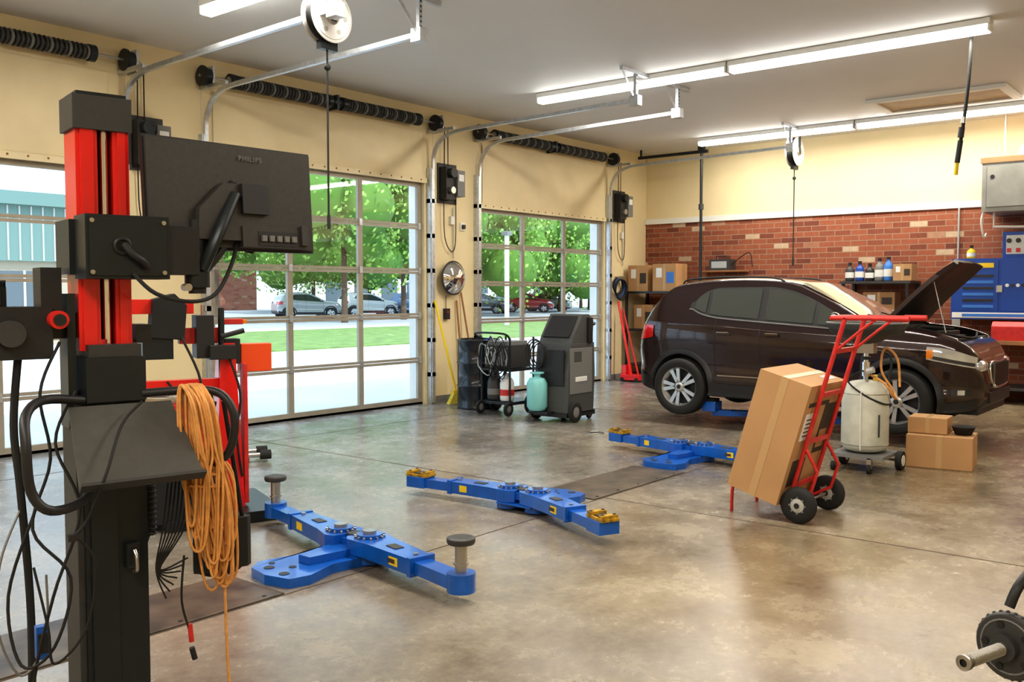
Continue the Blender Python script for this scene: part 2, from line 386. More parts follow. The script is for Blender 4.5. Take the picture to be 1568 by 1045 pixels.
# hose reels
def reel(x,y,r,drop,nm='hose_reel'):
    b=MB(nm,(x,y,H-.34))
    b.bb((-.12,-.13,.30),(.12,.13,.34),GREY)
    for s in (-.085,.085): b.bb((-.03,s-.006,-.05),(.03,s+.006,.32),BLKMET)
    ax=(0,1,0)
    b.lathe([(r*.45,-.055),(r*.45,.055)],(0,0,0),ax,DGREY)
    for s in (-.07,.058):
        b.lathe([(.0,s),(r,s),(r+.008,s+.006),(r,s+.012),(0,s+.012)],(0,0,0),ax,WHITE,36,False)
    b.lathe([(0,-.09),(r*.3,-.09),(r*.34,-.07)],(0,0,0),ax,STL,24,False)
    for k in range(6):
        a=k*math.pi/3; b.cyl((r*.65*math.cos(a),-.074,r*.65*math.sin(a)),(r*.65*math.cos(a),-.071,r*.65*math.sin(a)),r*.10,LGREY,n=14)
    b.torus((0,-.072,0),r*.9,.004,(0,1,0),LGREY,30,5)
    for k in range(4): b.torus((0,-.04+k*.027,0),r*.8,.013,(0,1,.02),BLACKR,30,6)
    b.torus((0,0,0),r*.88,.03,(0,1,0),BLACKR,30,6)
    b.bb((-.09,-.03,-r-.06),(.09,.03,-r+.01),BLKMET)
    b.tube([(0,0,-r),(0,0,-r-.3),(.0,0,-drop)],.009,BLACKR,8,0)
    b.cyl((0,0,-drop-.12),(0,0,-drop),.016,BLACK); b.sph((0,0,-r-.2),.03,BLACKR,10,6)
    b.done()
reel(5.25,6.28,.215,1.66); reel(15.0,6.2,.23,1.75)
b=MB('air_hose_drop',(10.2,2.42,H)); b.bb((-.02,-.08,-.05),(.08,.08,0),BLKMET)
b.tube([(0.02,.0,0),(.02,.01,-.45),(.03,.05,-.9),(.03,.09,-1.22)],.017,BLACKR,8)
b.cyl((.03,.08,-1.13),(.04,.11,-1.35),.026,BLKMET); b.cyl((.03,.07,-1.0),(.03,.08,-1.1),.03,BLACK); b.cyl((.04,.11,-1.35),(.04,.12,-1.47),.02,YEL); b.cyl((.03,.055,-.9),(.03,.06,-.96),.024,STL)
b.done()

b=MB('exhaust_pipe_stand',(15.2,8.0,0)); b.cyl((0,0,0),(0,0,4.1),.026,BLKMET); b.bb((-.03,-.12,4.1),(.03,1.3,4.15),BLKMET); b.bb((-.05,-.05,4.1),(.05,.05,H),BLKMET); b.bb((-.12,-.12,0),(.12,.12,.02),BLKMET)
b.cyl((0,0,3.1),(0,0,3.2),.045,DGREY);b.cyl((0,1.25,4.12),(0,1.25,H),.02,BLKMET); b.done()

# ------------------------------------------------------------ blue in-ground lift arms
def lift_arm(b,p0,p1,z,kind):
    p0=Vector((*p0,z)); p1=Vector((*p1,z)); d=p1-p0; L=d.length; ang=math.atan2(d.y,d.x)
    T=Matrix.Translation(p0)@Matrix.Rotation(ang,4,'Z'); o=b.M; b.M=o@T
    b.prism([(-.10,-.10),(-.04,-.13),(.12,-.10),(L*.58,-.075),(L*.58,.075),(.12,.10),(-.04,.13),(-.10,.10)],-.045,.045,BLUE)
    b.box((L*.75,0,-.005),(L*.5,.11,.07),BLUE)
    b.box((L*.58,0,0),(.035,.165,.105),BLUE)
    b.cyl((0,0,.045),(0,0,.065),.075,BLUE); b.cyl((0,0,.065),(0,0,.085),.04,STL)
    for k in range(14):
        a=2*math.pi*k/14; b.box((.085*math.cos(a),.085*math.sin(a),.052),(.018,.012,.014),STL,rot=(0,0,a))
    b.box((L*.40,-.0835,.0),(.12,.004,.05),YEL,rot=(0,0,R(2)))
    b.box((L*.40,.0835,.0),(.12,.004,.05),YEL,rot=(0,0,R(-2)))
    b.box((L*.40,-.0855,.0),(.07,.003,.025),PRINT,rot=(0,0,R(2)))
    b.box((L*.3,0,.047),(.1,.06,.006),DGREY)
    b.cyl((L*.53,0,.045),(L*.53,0,.056),.016,STL,n=8)
    if kind=='post':
        b.cyl((L-.02,0,-.05),(L-.02,0,.05),.075,BLUE); b.cyl((L-.02,0,.04),(L-.02,0,.20),.032,STL); b.cyl((L-.02,0,.09),(L-.02,0,.10),.04,STL)
        b.lathe([(.03,.19),(.07,.20),(.075,.212),(.075,.23),(.055,.236)],(L-.02,0,0),(0,0,1),DGREY,24)
    else:
        b.box((L-.03,0,-.0),(.17,.15,.085),BLUE)
        b.box((L-.03,0,.052),(.20,.13,.02),BRASS)
        for sx in (-.07,.07):
            b.box((L-.03+sx,0,.072),(.05,.12,.022),BRASS)
            for sy in (-.045,.045): b.cyl((L-.03+sx,sy,.08),(L-.03+sx,sy,.088),.012,DGREY,n=8)
        b.box((L-.03,0,.064),(.07,.09,.01),BLACK)
    b.M=o
def carriage(name,cx,cy,sgn,a1,a2,kind,ext):
    b=MB(name,(cx,cy,0))
    e=sgn*ext
    pts=[(0.12*sgn,.13),(.05*sgn,.22),(-.0,.20),(e*.45,.19),(e*.85,.24),(e,.17),(e*1.06,0),(e,-.17),(e*.8,-.2),(e*.45,-.13),(0,-.18),(.1*sgn,-.14)]
    b.prism(pts,0.0,.055,BLUE)
    b.prism([(0.05*sgn,.10),(e*.62,.05),(e*.62,-.05),(.05*sgn,-.10)],.055,.10,BLUE)
    for (hx,hy,rr) in ((e*.9,.09,.03),(e*.93,-.07,.03),(e*.75,.0,.022),(e*.8,.15,.018)):
        b.cyl((hx,hy,.053),(hx,hy,.058),rr,BLACK,n=16)
    b.bb((-.13,-.16,.05),(.13,.16,.062),BLUE)
    for y,t in ((.13,a1),(-.13,a2)):
        lift_arm(b,(0,y),(t[0]-cx,t[1]-cy),.11,kind)
        b.cyl((0,y,0.01),(0,y,.07),.10,BLUE)
    b.box((0,0,.11),(.14,.16,.05),BLUE); b.cyl((.0,.0,.13),(0,0,.16),.045,DGREY)
    b.done(.006)
carriage('lift_arm_assembly',3.74,4.26,-1,(3.95,5.33),(3.54,3.2),'post',.62)
carriage('lift_arm_assembly',5.38,4.26,1,(5.28,5.26),(4.98,3.28),'pad',.55)
carriage('lift_arm_assembly',8.08,4.32,-1,(8.23,5.27),(7.9,3.35),'pad',.62)
for a,c in ((.9,3.05),(5.98,7.4)):
    b=MB('floor_plate',(0,0,0)); b.bb((a,4.04,-.002),(c,4.56,.008),STEEL)
    for k in range(5): b.cyl((a+.1+k*(c-a-.2)/4,4.08,.008),(a+.1+k*(c-a-.2)/4,4.08,.011),.012,BLACK,n=8)
    b.done(.002)
b=MB('floor_drain_cap',(8.9,6.0,0)); b.cyl((0,0,-.001),(0,0,.006),.09,DGREY); b.torus((0,0,.004),.095,.006,(0,0,1),STL); b.done()

# ------------------------------------------------------------ cars
def itab(tab):
    xs=[p[0] for p in tab]; ys=[p[1] for p in tab]
    n=len(xs); m=[]
    for i in range(n):
        if i==0: m.append((ys[1]-ys[0])/(xs[1]-xs[0]))
        elif i==n-1: m.append((ys[-1]-ys[-2])/(xs[-1]-xs[-2]))
        else:
            a=(ys[i]-ys[i-1])/(xs[i]-xs[i-1]); c=(ys[i+1]-ys[i])/(xs[i+1]-xs[i])
            m.append(0 if a*c<=0 else 2*a*c/(a+c))
    def f(x):
        if x<=xs[0]: return ys[0]
        if x>=xs[-1]: return ys[-1]
        for i in range(n-1):
            if x<=xs[i+1]: break
        h=xs[i+1]-xs[i]; t=(x-xs[i])/h
        return (2*t**3-3*t*t+1)*ys[i]+(t**3-2*t*t+t)*h*m[i]+(-2*t**3+3*t*t)*ys[i+1]+(t**3-t*t)*h*m[i+1]
    return f
def lerp(a,b,t): return a+(b-a)*t
def make_wheel(b,c,sx,r=.345,w=.22):
    ax=(sx,0,0)
    b.lathe([(r*.68,-w/2),(r*.9,-w/2),(r*.985,-w*.42),(r,-w*.3),(r,w*.3),(r*.985,w*.42),(r*.9,w/2),(r*.70,w*.5),(r*.67,w*.42)],c,ax,TIRE,40,False)
    for k in (-.03,.03): b.torus((c[0]+k,c[1],c[2]),r*1.0,.004,ax,BLACK,40,4)
    b.lathe([(r*.67,-w/2),(r*.67,w*.44),(r*.70,w*.47),(r*.70,w*.44),(r*.64,w*.40),(r*.62,.0),(0,-.01)],c,ax,RIM,40,False)
    b.lathe([(0,w*.05),(r*.60,w*.05)],c,ax,BLACK,30,False)
    q=Vector((0,0,1)).rotation_difference(Vector(ax)).to_matrix().to_4x4(); o=b.M
    for k in range(5):
        for dd in (-.17,.17):
            a=k*2*math.pi/5+dd+.3
            b.M=o@Matrix.Translation(c)@q@Matrix.Rotation(a,4,'Z')
            b.prism([(.03,-.018),(r*.68,-.024+dd*.05),(r*.68,.024+dd*.05),(.03,.018)],w*.30,w*.40,RIM)
    b.M=o
    b.lathe([(.065,w*.3),(.065,w*.42),(.04,w*.45),(0,w*.45)],c,ax,RIM,20,False)
    b.lathe([(0,w*.455),(.028,w*.455)],c,ax,BLACK,14,False)

def make_car(name,loc,rz,paint,hero=False,sx=1,sy=1,sz=1):
    top=itab([(.15,.66),(.16,.80),(.19,.95),(.25,1.09),(.34,1.25),(.44,1.40),(.56,1.53),(.68,1.60),(.85,1.635),(1.15,1.66),(1.5,1.67),(1.85,1.66),(2.18,1.62),(2.42,1.52),(2.75,1.35),(3.05,1.18),(3.17,1.135),(3.3,1.115),(3.6,1.085),(3.88,1.02),(4.03,.94),(4.12,.83),(4.17,.70),(4.19,.58)])
    bot=itab([(.15,.50),(.19,.38),(.3,.30),(.6,.25),(3.7,.23),(4.0,.25),(4.12,.29),(4.19,.36)])
    plan=itab([(.15,.58),(.17,.66),(.23,.75),(.35,.82),(.65,.872),(1.2,.885),(3.0,.885),(3.5,.88),(3.75,.85),(3.92,.79),(4.06,.70),(4.15,.58),(4.19,.46)])
    bel=itab([(.15,1.10),(.5,1.17),(1.0,1.16),(2,1.10),(3.1,1.04),(4.19,.97)])
    def ring(s):
        zt=top(s); zb=bot(s); Bw=plan(s); be=min(bel(s),zt-.05); h=be-zb
        c=min(1,max(0,(zt-be-.06)/.42)); Rr=lerp(Bw*.90,Bw*.735,c)
        p=[(0,zb),(Bw*.88,zb),(Bw*.965,zb+.06),(Bw*.985,zb+.24*h),(Bw*.960,zb+.42*h),(Bw*1.0,zb+.74*h),(Bw*.98,zb+.92*h),(Bw*.95,be)]
        if hero and 3.215<s<3.93: t=[(Rr,zt-.015),(Rr*.88,zt-.004),(Rr*.86,zt-.25),(0,zt-.25)]
        else: t=[(Rr,zt-lerp(.012,.10,c)),(Rr*.93,zt-lerp(.004,.030,c)),(Rr*.6,zt-.004),(0,zt)]
        return [(v.x,v.z) for v in cr([(a,0,z) for a,z in p+t],4)]
    cache={}
    def Wf(s,z):
        k=round(s,4)
        if k not in cache: cache[k]=ring(s)
        r=cache[k][4:]
        for i in range(len(r)-1):
            if r[i][1]<=z<=r[i+1][1]:
                t=(z-r[i][1])/max(1e-6,r[i+1][1]-r[i][1]); return lerp(r[i][0],r[i+1][0],t)
        return r[0][0] if z<r[0][1] else r[-6][0]
    def Tf(s,x):
        r=ring(s)[24:]
        for i in range(len(r)-1,0,-1):
            if r[i][0]<=x<=r[i-1][0]:
                t=(x-r[i][0])/max(1e-6,r[i-1][0]-r[i][0]); return lerp(r[i][1],r[i-1][1],t)
        return r[0][1]
    root=empty(name,loc,rz); root.scale=(sx,sy,sz)
    b=MB('body'); b.mid(BLACK)
    ss=[.15,.154,.16,.17,.18,.195,.215,.24,.27,.30,.34,.38,.42,.46,.5,.54,.58,.63,.68,.76]+[.85]+[.95+.1*i for i in range(0,22)]+[3.1,3.17,3.205,3.22,3.3,3.4,3.5,3.6,3.7,3.8,3.925,3.935,3.97,4.0,4.03,4.06,4.09,4.12,4.14,4.155,4.17,4.18,4.19]
    rings=[ring(s) for s in ss]; n=len(rings[0]); full=2*n-2; vs=[]
    for s,rg in zip(ss,rings):
        vs+=[(x,-s,z) for x,z in rg]+[(-x,-s,z) for x,z in rg[-2:0:-1]]
    for i in range(len(ss)-1):
        for j in range(full):
            m=paint; jj=j if j<n-1 else full-1-j
            if jj<6: m=BLACK
            if hero and 3.2<ss[i]<3.93 and jj>=n-8: m=BLACK
            b.add([vs[i*full+j],vs[i*full+(j+1)%full],vs[(i+1)*full+(j+1)%full],vs[(i+1)*full+j]],[(0,1,2,3)],m,True)
    b.add(vs[:full],[list(range(full))[::-1]],paint); b.add(vs[-full:],[list(range(full))],paint)
    o=b.done(parent=root)
    import bmesh
    bm=bmesh.new(); bm.from_mesh(o.data); bmesh.ops.remove_doubles(bm,verts=bm.verts,dist=1e-5); bmesh.ops.recalc_face_normals(bm,faces=bm.faces); bm.to_mesh(o.data); bm.free()
    AX=(.845,3.40); ZC=.345
    if hero:
        for s in AX:
            for sd in (-1,1):
                cb=MB('cut'); cb.cyl((sd*.55,-s,ZC+.01),(sd*1.1,-s,ZC+.01),.395,BLACK,n=48); co=cb.done()
                md=o.modifiers.new('b','BOOLEAN'); md.object=co; md.operation='DIFFERENCE'; md.solver='EXACT'
                co.parent=root; bpy.context.view_layer.update(); dg=bpy.context.evaluated_depsgraph_get()
                me=bpy.data.meshes.new_from_object(o.evaluated_get(dg)); o.modifiers.clear(); o.data=me
                bpy.data.objects.remove(co)
    b=MB('details')
    def panel(s0,s1,lo,hi,m,off=.006,ns=20,nz=6,sides=(-1,1)):
        for sd in sides:
            vv=[];
            for i in range(ns+1):
                s=lerp(s0,s1,i/ns)
                for j in range(nz+1):
                    z=lerp(lo(s),hi(s),j/nz); vv.append((sd*(Wf(s,z)+off),-s,z))
            ff=[(i*(nz+1)+j,(i+1)*(nz+1)+j,(i+1)*(nz+1)+j+1,i*(nz+1)+j+1) for i in range(ns) for j in range(nz)]
            if sd<0: ff=[f[::-1] for f in ff]
            b.add(vv,ff,m,True)
    C=lambda v:(lambda s:v)
    wl=itab([(.96,1.32),(1.1,1.26),(1.3,1.22),(1.7,1.19),(2.3,1.15),(3.0,1.10)])
    wh=itab([(.96,1.34),(1.04,1.43),(1.14,1.49),(1.3,1.525),(1.9,1.53),(2.12,1.50),(2.35,1.42),(2.7,1.245),(2.94,1.12)])
    wl2=lambda s:wl(s)-.022
    wh2=lambda s:wh(s)+.022
    panel(.93,2.96,wl2,wh2,BLACK,.004,44)
    panel(.92,2.96,lambda s:wl(s)-.038,wl2,CHROME,.008,44,1)
    panel(1.0,1.15,wl,wh,AUTOG,.010,8); panel(1.20,1.82,wl,wh,AUTOG,.010,20); panel(1.90,2.46,wl,wh,AUTOG,.010,20); panel(2.52,2.90,wl,wh,AUTOG,.010,12)
    def tpanel(s0,s1,f0,f1,m,off):
        vv=[];ns=12;nx=12
        for i in range(ns+1):
            s=lerp(s0,s1,i/ns); wmx=lerp(f0,f1,i/ns)
            for j in range(nx+1):
                x=lerp(-wmx,wmx,j/nx); vv.append((x,-s,Tf(s,abs(x))+off))
        b.add(vv,[(i*(nx+1)+j,(i+1)*(nx+1)+j,(i+1)*(nx+1)+j+1,i*(nx+1)+j+1) for i in range(ns) for j in range(nx)],m,True)
    tpanel(2.25,3.14,.57,.70,WSHLD,.008); tpanel(.32,.54,.6,.55,AUTOG,.008)
    b.tube([(.1,-3.12,1.16),(-.3,-3.05,1.21),(-.55,-2.98,1.245)],.008,BLACK,6); b.tube([(.6,-3.12,1.16),(.2,-3.02,1.22),(.0,-2.95,1.26)],.008,BLACK,6)
    panel(1.28,2.98,lambda s:bot(s)+.03,lambda s:bot(s)+.17,BLACK,.014,24,3)
    panel(1.34,2.9,lambda s:.50,lambda s:.512,CHROME,.006,24,1)
    panel(.22,.44,lambda s:bot(s)+.02,lambda s:bot(s)+.18,BLACK,.012,8,3); panel(3.84,4.12,lambda s:bot(s)+.02,lambda s:bot(s)+.12,BLACK,.010,10,3)
    for s0 in AX:
        for sd in (-1,1):
            vv=[]; n2=28
            for i in range(n2+1):
                a=math.pi*(-.08+1.16*i/n2)
                for rr in (.39,.42,.455):
                    s=s0+rr*math.cos(a); z=ZC+.01+rr*math.sin(a); z=max(z,bot(s)+.02); vv.append((sd*(Wf(s,z)+(.022 if rr<.43 else .004)),-s,z))
            b.add(vv,[(i*3+j,(i+1)*3+j,(i+1)*3+j+1,i*3+j+1) for i in range(n2) for j in range(2)],BLACK,True)
            if not hero:
                b.lathe([(0,.0),(.39,.0)],(sd*.86,-s0,ZC),(sd,0,0),BLACK,30,False)
            make_wheel(b,(sd*.80,-s0,ZC),sd)
    for (s,za,zb) in ((1.30,.50,1.17),(1.865,.30,1.15),(2.93,.36,1.08)):
        panel(s-.004,s+.004,C(za),C(zb),BLACK,.003,1,12)
    panel(1.30,2.93,C(.435),C(.445),BLACK,.003,20,1)
    for s in (1.42,2.02):
        for sd in (-1,1): b.box((sd*(Wf(s,1.0)+.02),-s,1.005),(.03,.17,.028),paint); b.box((sd*(Wf(s,1.0)+.022),-s,1.02),(.03,.15,.006),CHROME)
    for sd in (-1,1):
        b.sph((sd*.99,-2.78,1.20),(.10,.065,.075),paint); b.box((sd*.90,-2.80,1.13),(.12,.05,.04),BLACK)
        b.tube([(sd*.60,-.74,1.60),(sd*.615,-.84,1.648),(sd*.62,-1.3,1.672),(sd*.62,-1.9,1.660),(sd*.60,-2.05,1.61)],.011,BLKMET,8)
    panel(.185,.46,lambda s:.88+.20*(s-.15),lambda s:1.10-.05*(s-.15),REDL,.012,10)
    panel(3.68,4.11,lambda s:.80-.20*(s-3.68),lambda s:.93-.26*(s-3.68)+.03*math.sin((s-3.68)*7),HEADL,.010,14,4)
    panel(3.72,4.10,lambda s:.815-.20*(s-3.68),lambda s:.85-.20*(s-3.68),DGREY,.013,12,2)
    panel(3.68,3.74,lambda s:.81,lambda s:.90,AMBER,.013,4,3)
    panel(3.90,4.07,C(.43),C(.50),BLACK,.008,6,3); panel(3.96,4.02,C(.44),C(.49),HEADL,.012,4,2)
    for sd in (-1,1): b.sph((sd*.5,-4.11,.73),(.16,.07,.07),HEADL)
    b.box((0,-4.175,.63),(.72,.05,.24),BLACK); 
    for k in range(15): b.box((-.31+k*.044,-4.203,.63),(.014,.015,.23),CHROME)
    b.tube([(-.36,-4.175,.75),(-.33,-4.195,.53),(0,-4.205,.50),(.33,-4.195,.53),(.36,-4.175,.75),(0,-4.195,.76)],.012,CHROME,8,5,True)
    b.box((0,-4.18,.40),(.9,.04,.11),BLACK)
    b.box((0,-3.92,.26),(1.2,.4,.06),BLACK)
    if hero:
        T=Matrix.Translation((0,-3.17,1.13))@Matrix.Rotation(R(-51),4,'X'); o=b.M; b.M=o@T
        hv=[];nx=12;ny=10
        for lay in (0,-.045):
            for i in range(ny+1):
                v=i/ny; w=lerp(.76,.66,v)*(1 if v<.85 else 1-(v-.85)*1.0)
                for j in range(nx+1):
                    u=-1+2*j/nx; hv.append((u*w,-v*.95,.045*(1-u*u)+lay-.10*v*v+.02*(abs(abs(u)-.6)<.1)))
        k=(nx+1)*(ny+1); ff=[]
        for i in range(ny):
            for j in range(nx):
                q=i*(nx+1)+j; ff.append((q,q+1,q+nx+2,q+nx+1)); 
        b.add(hv[:k],ff,paint,True); b.add(hv[k:],[f[::-1] for f in ff],BLACK,True)
        ed=[j for j in range(nx+1)]+[i*(nx+1)+nx for i in range(1,ny+1)]+[ny*(nx+1)+j for j in range(nx-1,-1,-1)]+[i*(nx+1) for i in range(ny-1,0,-1)]
        b.add([hv[e] for e in ed]+[hv[e+k] for e in ed],[(i,(i+1)%len(ed),len(ed)+(i+1)%len(ed),len(ed)+i) for i in range(len(ed))],paint)
        b.M=o
        b.tube([(-.55,-3.80,1.0),(-.5,-3.64,1.60)],.006,STL,6,0)
        b.box((0,-3.57,.92),(.55,.42,.2),DGREY); b.box((.05,-3.57,1.04),(.45,.3,.05),BLACK); b.box((-.45,-3.42,.95),(.22,.25,.2),BLACK); b.cyl((-.40,-3.75,.85),(-.40,-3.75,1.04),.07,LGREY); b.box((-.42,-3.58,1.02),(.12,.1,.1),LGREY); b.cyl((-.3,-3.45,1.0),(-.3,-3.45,1.08),.03,YEL)
        b.tube([(-.5,-3.35,1.05),(-.2,-3.45,1.12),(.1,-3.4,1.10),(.3,-3.65,1.07)],.025,BLACKR,8)
        b.bb((-.62,-3.92,.80),(.62,-3.86,1.0),BLACK)
        b.tube([(-.62,-3.25,1.10),(-.6,-3.55,1.10),(-.52,-3.84,1.04),(0,-3.93,1.0),(.52,-3.84,1.04)],.012,BLACKR,6)
    b.done(parent=root)
    return root
make_car('suv_car',(10.98,6.43,.125),0,BPAINT,True)
b=MB('vehicle_lift_cradle',(10.98,4.3,0))
b.bb((-.2,-.2,0),(.2,.2,.08),BLUE)
for sx in (-1,1):
    for sy in (-1,1):
        b.tube([(sx*.1,sy*.1,.14),(sx*.68,sy*.95,.16)],.075,BLUE,4,0,flat=True,ry=.05); b.box((sx*.68,sy*.95,.24),(.18,.18,.12),BLUE); b.box((sx*.68,sy*.95,.31),(.14,.14,.05),BLACKR)
b.bb((-.12,-.12,.0),(.12,.12,.2),BLUE); b.done(.006)

# ------------------------------------------------------------ hand truck with big carton
b=MB('hand_truck',(6.53,2.62,.13)); T=Matrix.Rotation(R(16),4,'X'); o=b.M; b.M=T
for x in (-.2,.2):
    b.tube([(x,0,-.04),(x,0,.5),(x,0,1.36)],.016,REDD,8,0)
    b.tube([(x,.09,1.33),(x,-.02,1.362),(x,-.38,1.465)],.016,REDD,8,0)
    b.tube([(x,-.26,1.43),(x,-.40,1.47)],.021,REDD,8,0)
    b.tube([(x,0,1.12),(x,-.12,1.30),(x,-.2,1.41)],.010,REDD,8,0)
b.tube([(-.2,.09,1.33),(0,.10,1.33),(.2,.09,1.33)],.016,REDD,8)
for z in (.12,.45,.8,1.12): b.box((0,0.0,z),(.4,.012,.035),REDD)
b.bb((-.22,0,-.045),(.22,.30,-.03),REDD)
b.tube([(-.2,.0,-.03),(-.2,-.13,.10),(-.2,-.13,.28),(-.2,-.01,.40)],.012,REDD,8,0)
b.tube([(.2,.0,-.03),(.2,-.13,.10),(.2,-.13,.28),(.2,-.01,.40)],.012,REDD,8,0)
b.M=o
b.cyl((-.30,-.1,0),(.30,-.1,0),.01,STL)
for x in (-.27,.27):
    b.lathe([(.05,-.03),(.10,-.035),(.125,-.02),(.13,0),(.125,.02),(.10,.035),(.05,.03)],(x,-.1,0),(1,0,0),BLACKR,28,False)
    b.lathe([(.0,-.034),(.03,-.04),(.05,-.028),(.075,-.03),(.075,.03),(.05,.028),(.03,.04),(0,.034)],(x,-.1,0),(1,0,0),LGREY,24,False)
    b.lathe([(0,.041),(.02,.041)],(x,-.1,0),(-1,0,0),BLACK,12,False)
    for k in range(8):
        a=k*math.pi/4; b.box((x,-.1+.055*math.cos(a),.055*math.sin(a)),(.066,.012,.012),GREY,rot=(a,0,0))
    b.tube([(x*.75,.28,.05),(x*.78,.36,.09),(x*.8,.42,.06),(x*.8,.43,-.128)],.012,REDD,8)
b.tube([(-.2,.28,.05),(.2,.28,.05)],.012,REDD,8,0)
b.done()
b=MB('cardboard_box',(6.53,2.62,.13)); b.M=T
b.bb((-.33,.035,-.025),(.33,.42,.86),CARD)
b.bb((-.332,.20,-.026),(-.3295,.255,.862),TAPE); b.bb((-.33,.20,.86),(.33,.255,.8625),TAPE)
b.bb((-.26,.0325,.10),(-.03,.0352,.30),PRINT); b.bb((.05,.0325,.32),(.26,.0352,.70),PRINT); b.bb((.08,.0315,.36),(.22,.0325,.5),CARD)
b.bb((-.27,.0325,.45),(-.09,.0352,.65),PAPER); b.bb((-.27,.0325,.70),(.1,.0352,.73),PRINT)
for k in range(5): b.bb((-.24,.0315,.48+k*.03),(-.12,.0325,.49+k*.03),PRINT)
b.bb((.12,.09,.861),(.27,.16,.8635),PAPER)
b.done(.006)

# ------------------------------------------------------------ oil drain tank
b=MB('oil_drain_tank',(8.62,2.86,0))
b.lathe([(.02,.16),(.12,.165),(.185,.19),(.205,.24),(.205,.70),(.19,.76),(.13,.80),(.06,.815),(.02,.815)],(0,0,0),(0,0,1),TANK,36)
b.torus((0,0,.24),.206,.004,(0,0,1),STL); b.torus((0,0,.70),.206,.004,(0,0,1),STL)
b.cyl((0,0,.81),(0,0,1.22),.022,CHROME); b.cyl((0,0,.85),(0,0,.98),.035,CHROME); b.cyl((0,0,1.0),(0,0,1.03),.04,BLKMET)
b.lathe([(.03,1.16),(.08,1.17),(.17,1.21),(.32,1.27),(.335,1.35),(.35,1.355),(.35,1.34),(.30,1.26)],(0,0,-.02),(0,0,1),DGREY,40,False)
b.lathe([(0,1.21),(.15,1.23),(.31,1.29)],(0,0,0),(0,0,1),DGREY,40,False); b.torus((0,0,1.335),.347,.008,(0,0,1),GREY,40,6)
b.bb((-.05,-.08,1.06),(.05,.08,1.16),STL)
b.bb((-.24,-.24,.13),(.24,.24,.16),GREY)
for x,y,r in ((-.22,.2,.045),(-.22,-.12,.045)):
    b.cyl((x,y-.015,r),(x,y+.015,r),r,BLACKR); b.bb((x-.02,y-.02,r),(x+.02,y+.02,.14),STL)
for y in (-.27,.24):
    b.cyl((.16,y-.025,.085),(.16,y+.025,.085),.085,BLACKR); b.cyl((.16,y-.03,.085),(.16,y+.03,.085),.05,WHITE)
b.cyl((.16,-.28,.085),(.16,.26,.085),.01,STL)
b.tube([(.19,-.12,.16),(.24,-.12,.7),(.30,-.12,1.02),(.30,.12,1.02),(.24,.12,.7),(.19,.12,.16)],.012,BLKMET,8)
b.tube([(0,-.05,.86),(-.1,-.2,.80),(.02,-.26,.66),(.15,-.2,.72),(.12,-.1,.9),(.2,-.1,1.1),(.25,-.2,1.0),(.2,-.24,.75)],.011,CORD,8)
b.tube([(-.03,.02,.9),(-.18,.1,.82),(-.2,-.05,.70),(-.1,-.19,.62),(.1,-.2,.6)],.008,BLACKR,8)
b.cyl((-.09,-.04,.78),(-.09,-.04,.90),.012,STL); b.cyl((-.09,-.04,.90),(-.09,-.1,.92),.03,LGREY); b.cyl((.08,-.06,.78),(.08,-.06,.86),.02,YEL)
b.bb((-.14,-.172,.32),(-.12,-.165,.52),BLACK)
b.tube([(-.205,-.03,.2),(-.215,-.03,.5),(-.205,-.03,.74)],.006,WHITE,6)
b.done()
b=MB('cardboard_box',(9.25,2.36,0),R(8)); b.bb((-.22,-.28,0),(.22,.28,.30),CARD); b.bb((-.221,-.03,0),(.221,.03,.302),TAPE); b.done(.006)
b=MB('cardboard_box',(9.27,2.47,.303),R(5)); b.bb((-.15,-.17,0),(.15,.17,.15),CARD); b.bb((-.151,-.02,0),(.151,.02,.152),TAPE); b.done(.006)
b=MB('drain_pan',(9.27,2.18,.303)); b.lathe([(.0,.0),(.07,0),(.10,.07),(.105,.075),(.095,.075),(.065,.01),(0,.01)],(0,0,0),(0,0,1),BLACKR,24,False); b.done()

# ------------------------------------------------------------ service carts near door 3
def cartwheel(b,c,r,w=.05,ax=(0,1,0)):
    b.lathe([(r*.55,-w/2),(r*.9,-w/2),(r,-w*.3),(r,w*.3),(r*.9,w/2),(r*.55,w/2)],c,ax,BLACKR,26,False)
    b.lathe([(0,-w*.55),(r*.25,-w*.6),(r*.58,-w*.35),(r*.58,w*.35),(r*.25,w*.6),(0,w*.55)],c,ax,GREY,22,False)
RX=Matrix.Rotation(R(90),4,'X')
b=MB('refrigerant_service_machine',(9.66,6.98,0))
b.prism([(-.30,.10),(.26,.10),(.29,.60),(.27,.98),(-.24,.98),(-.29,.6)],-.26,.26,MACH,RX)
b.prism([(-.22,.98),(.25,.98),(.27,1.26),(.17,1.34),(.02,1.34),(-.18,1.06)],-.25,.25,MACH,RX)
b.prism([(-.195,1.05),(.01,1.31),(-.01,1.32),(-.215,1.06)],-.2,.2,BLACK,RX)
b.bb((.12,-.29,.98),(.2,-.24,1.3),BLACK); b.tube([(.22,-.24,1.2),(.34,-.2,1.22),(.34,.2,1.22),(.22,.24,1.2)],.018,BLACK,8)
b.bb((-.26,-.268,.35),(.22,-.257,.92),GREY); b.bb((-.31,-.2,.45),(-.28,.2,.9),BLACK); b.bb((-.15,-.273,.5),(.1,-.265,.56),PAPER); b.bb((-.18,-.273,.75),(-.02,-.265,.88),MACH)
b.bb((-.32,-.26,.06),(.30,.26,.12),BLACK)
for y in (-.30,.30): cartwheel(b,(-.20,y,.13),.13)
for y in (-.2,.2): cartwheel(b,(.25,y,.055),.055,.03)
b.bb((-.46,-.06,.10),(-.30,.24,.13),BLACK)
b.lathe([(.0,.13),(.10,.14),(.13,.19),(.13,.48),(.10,.54),(.04,.56),(.04,.60)],(-.40,.14,0),(0,0,1),TEALT,28)
b.torus((-.40,.14,.61),.08,.012,(0,0,1),TEALT,20)
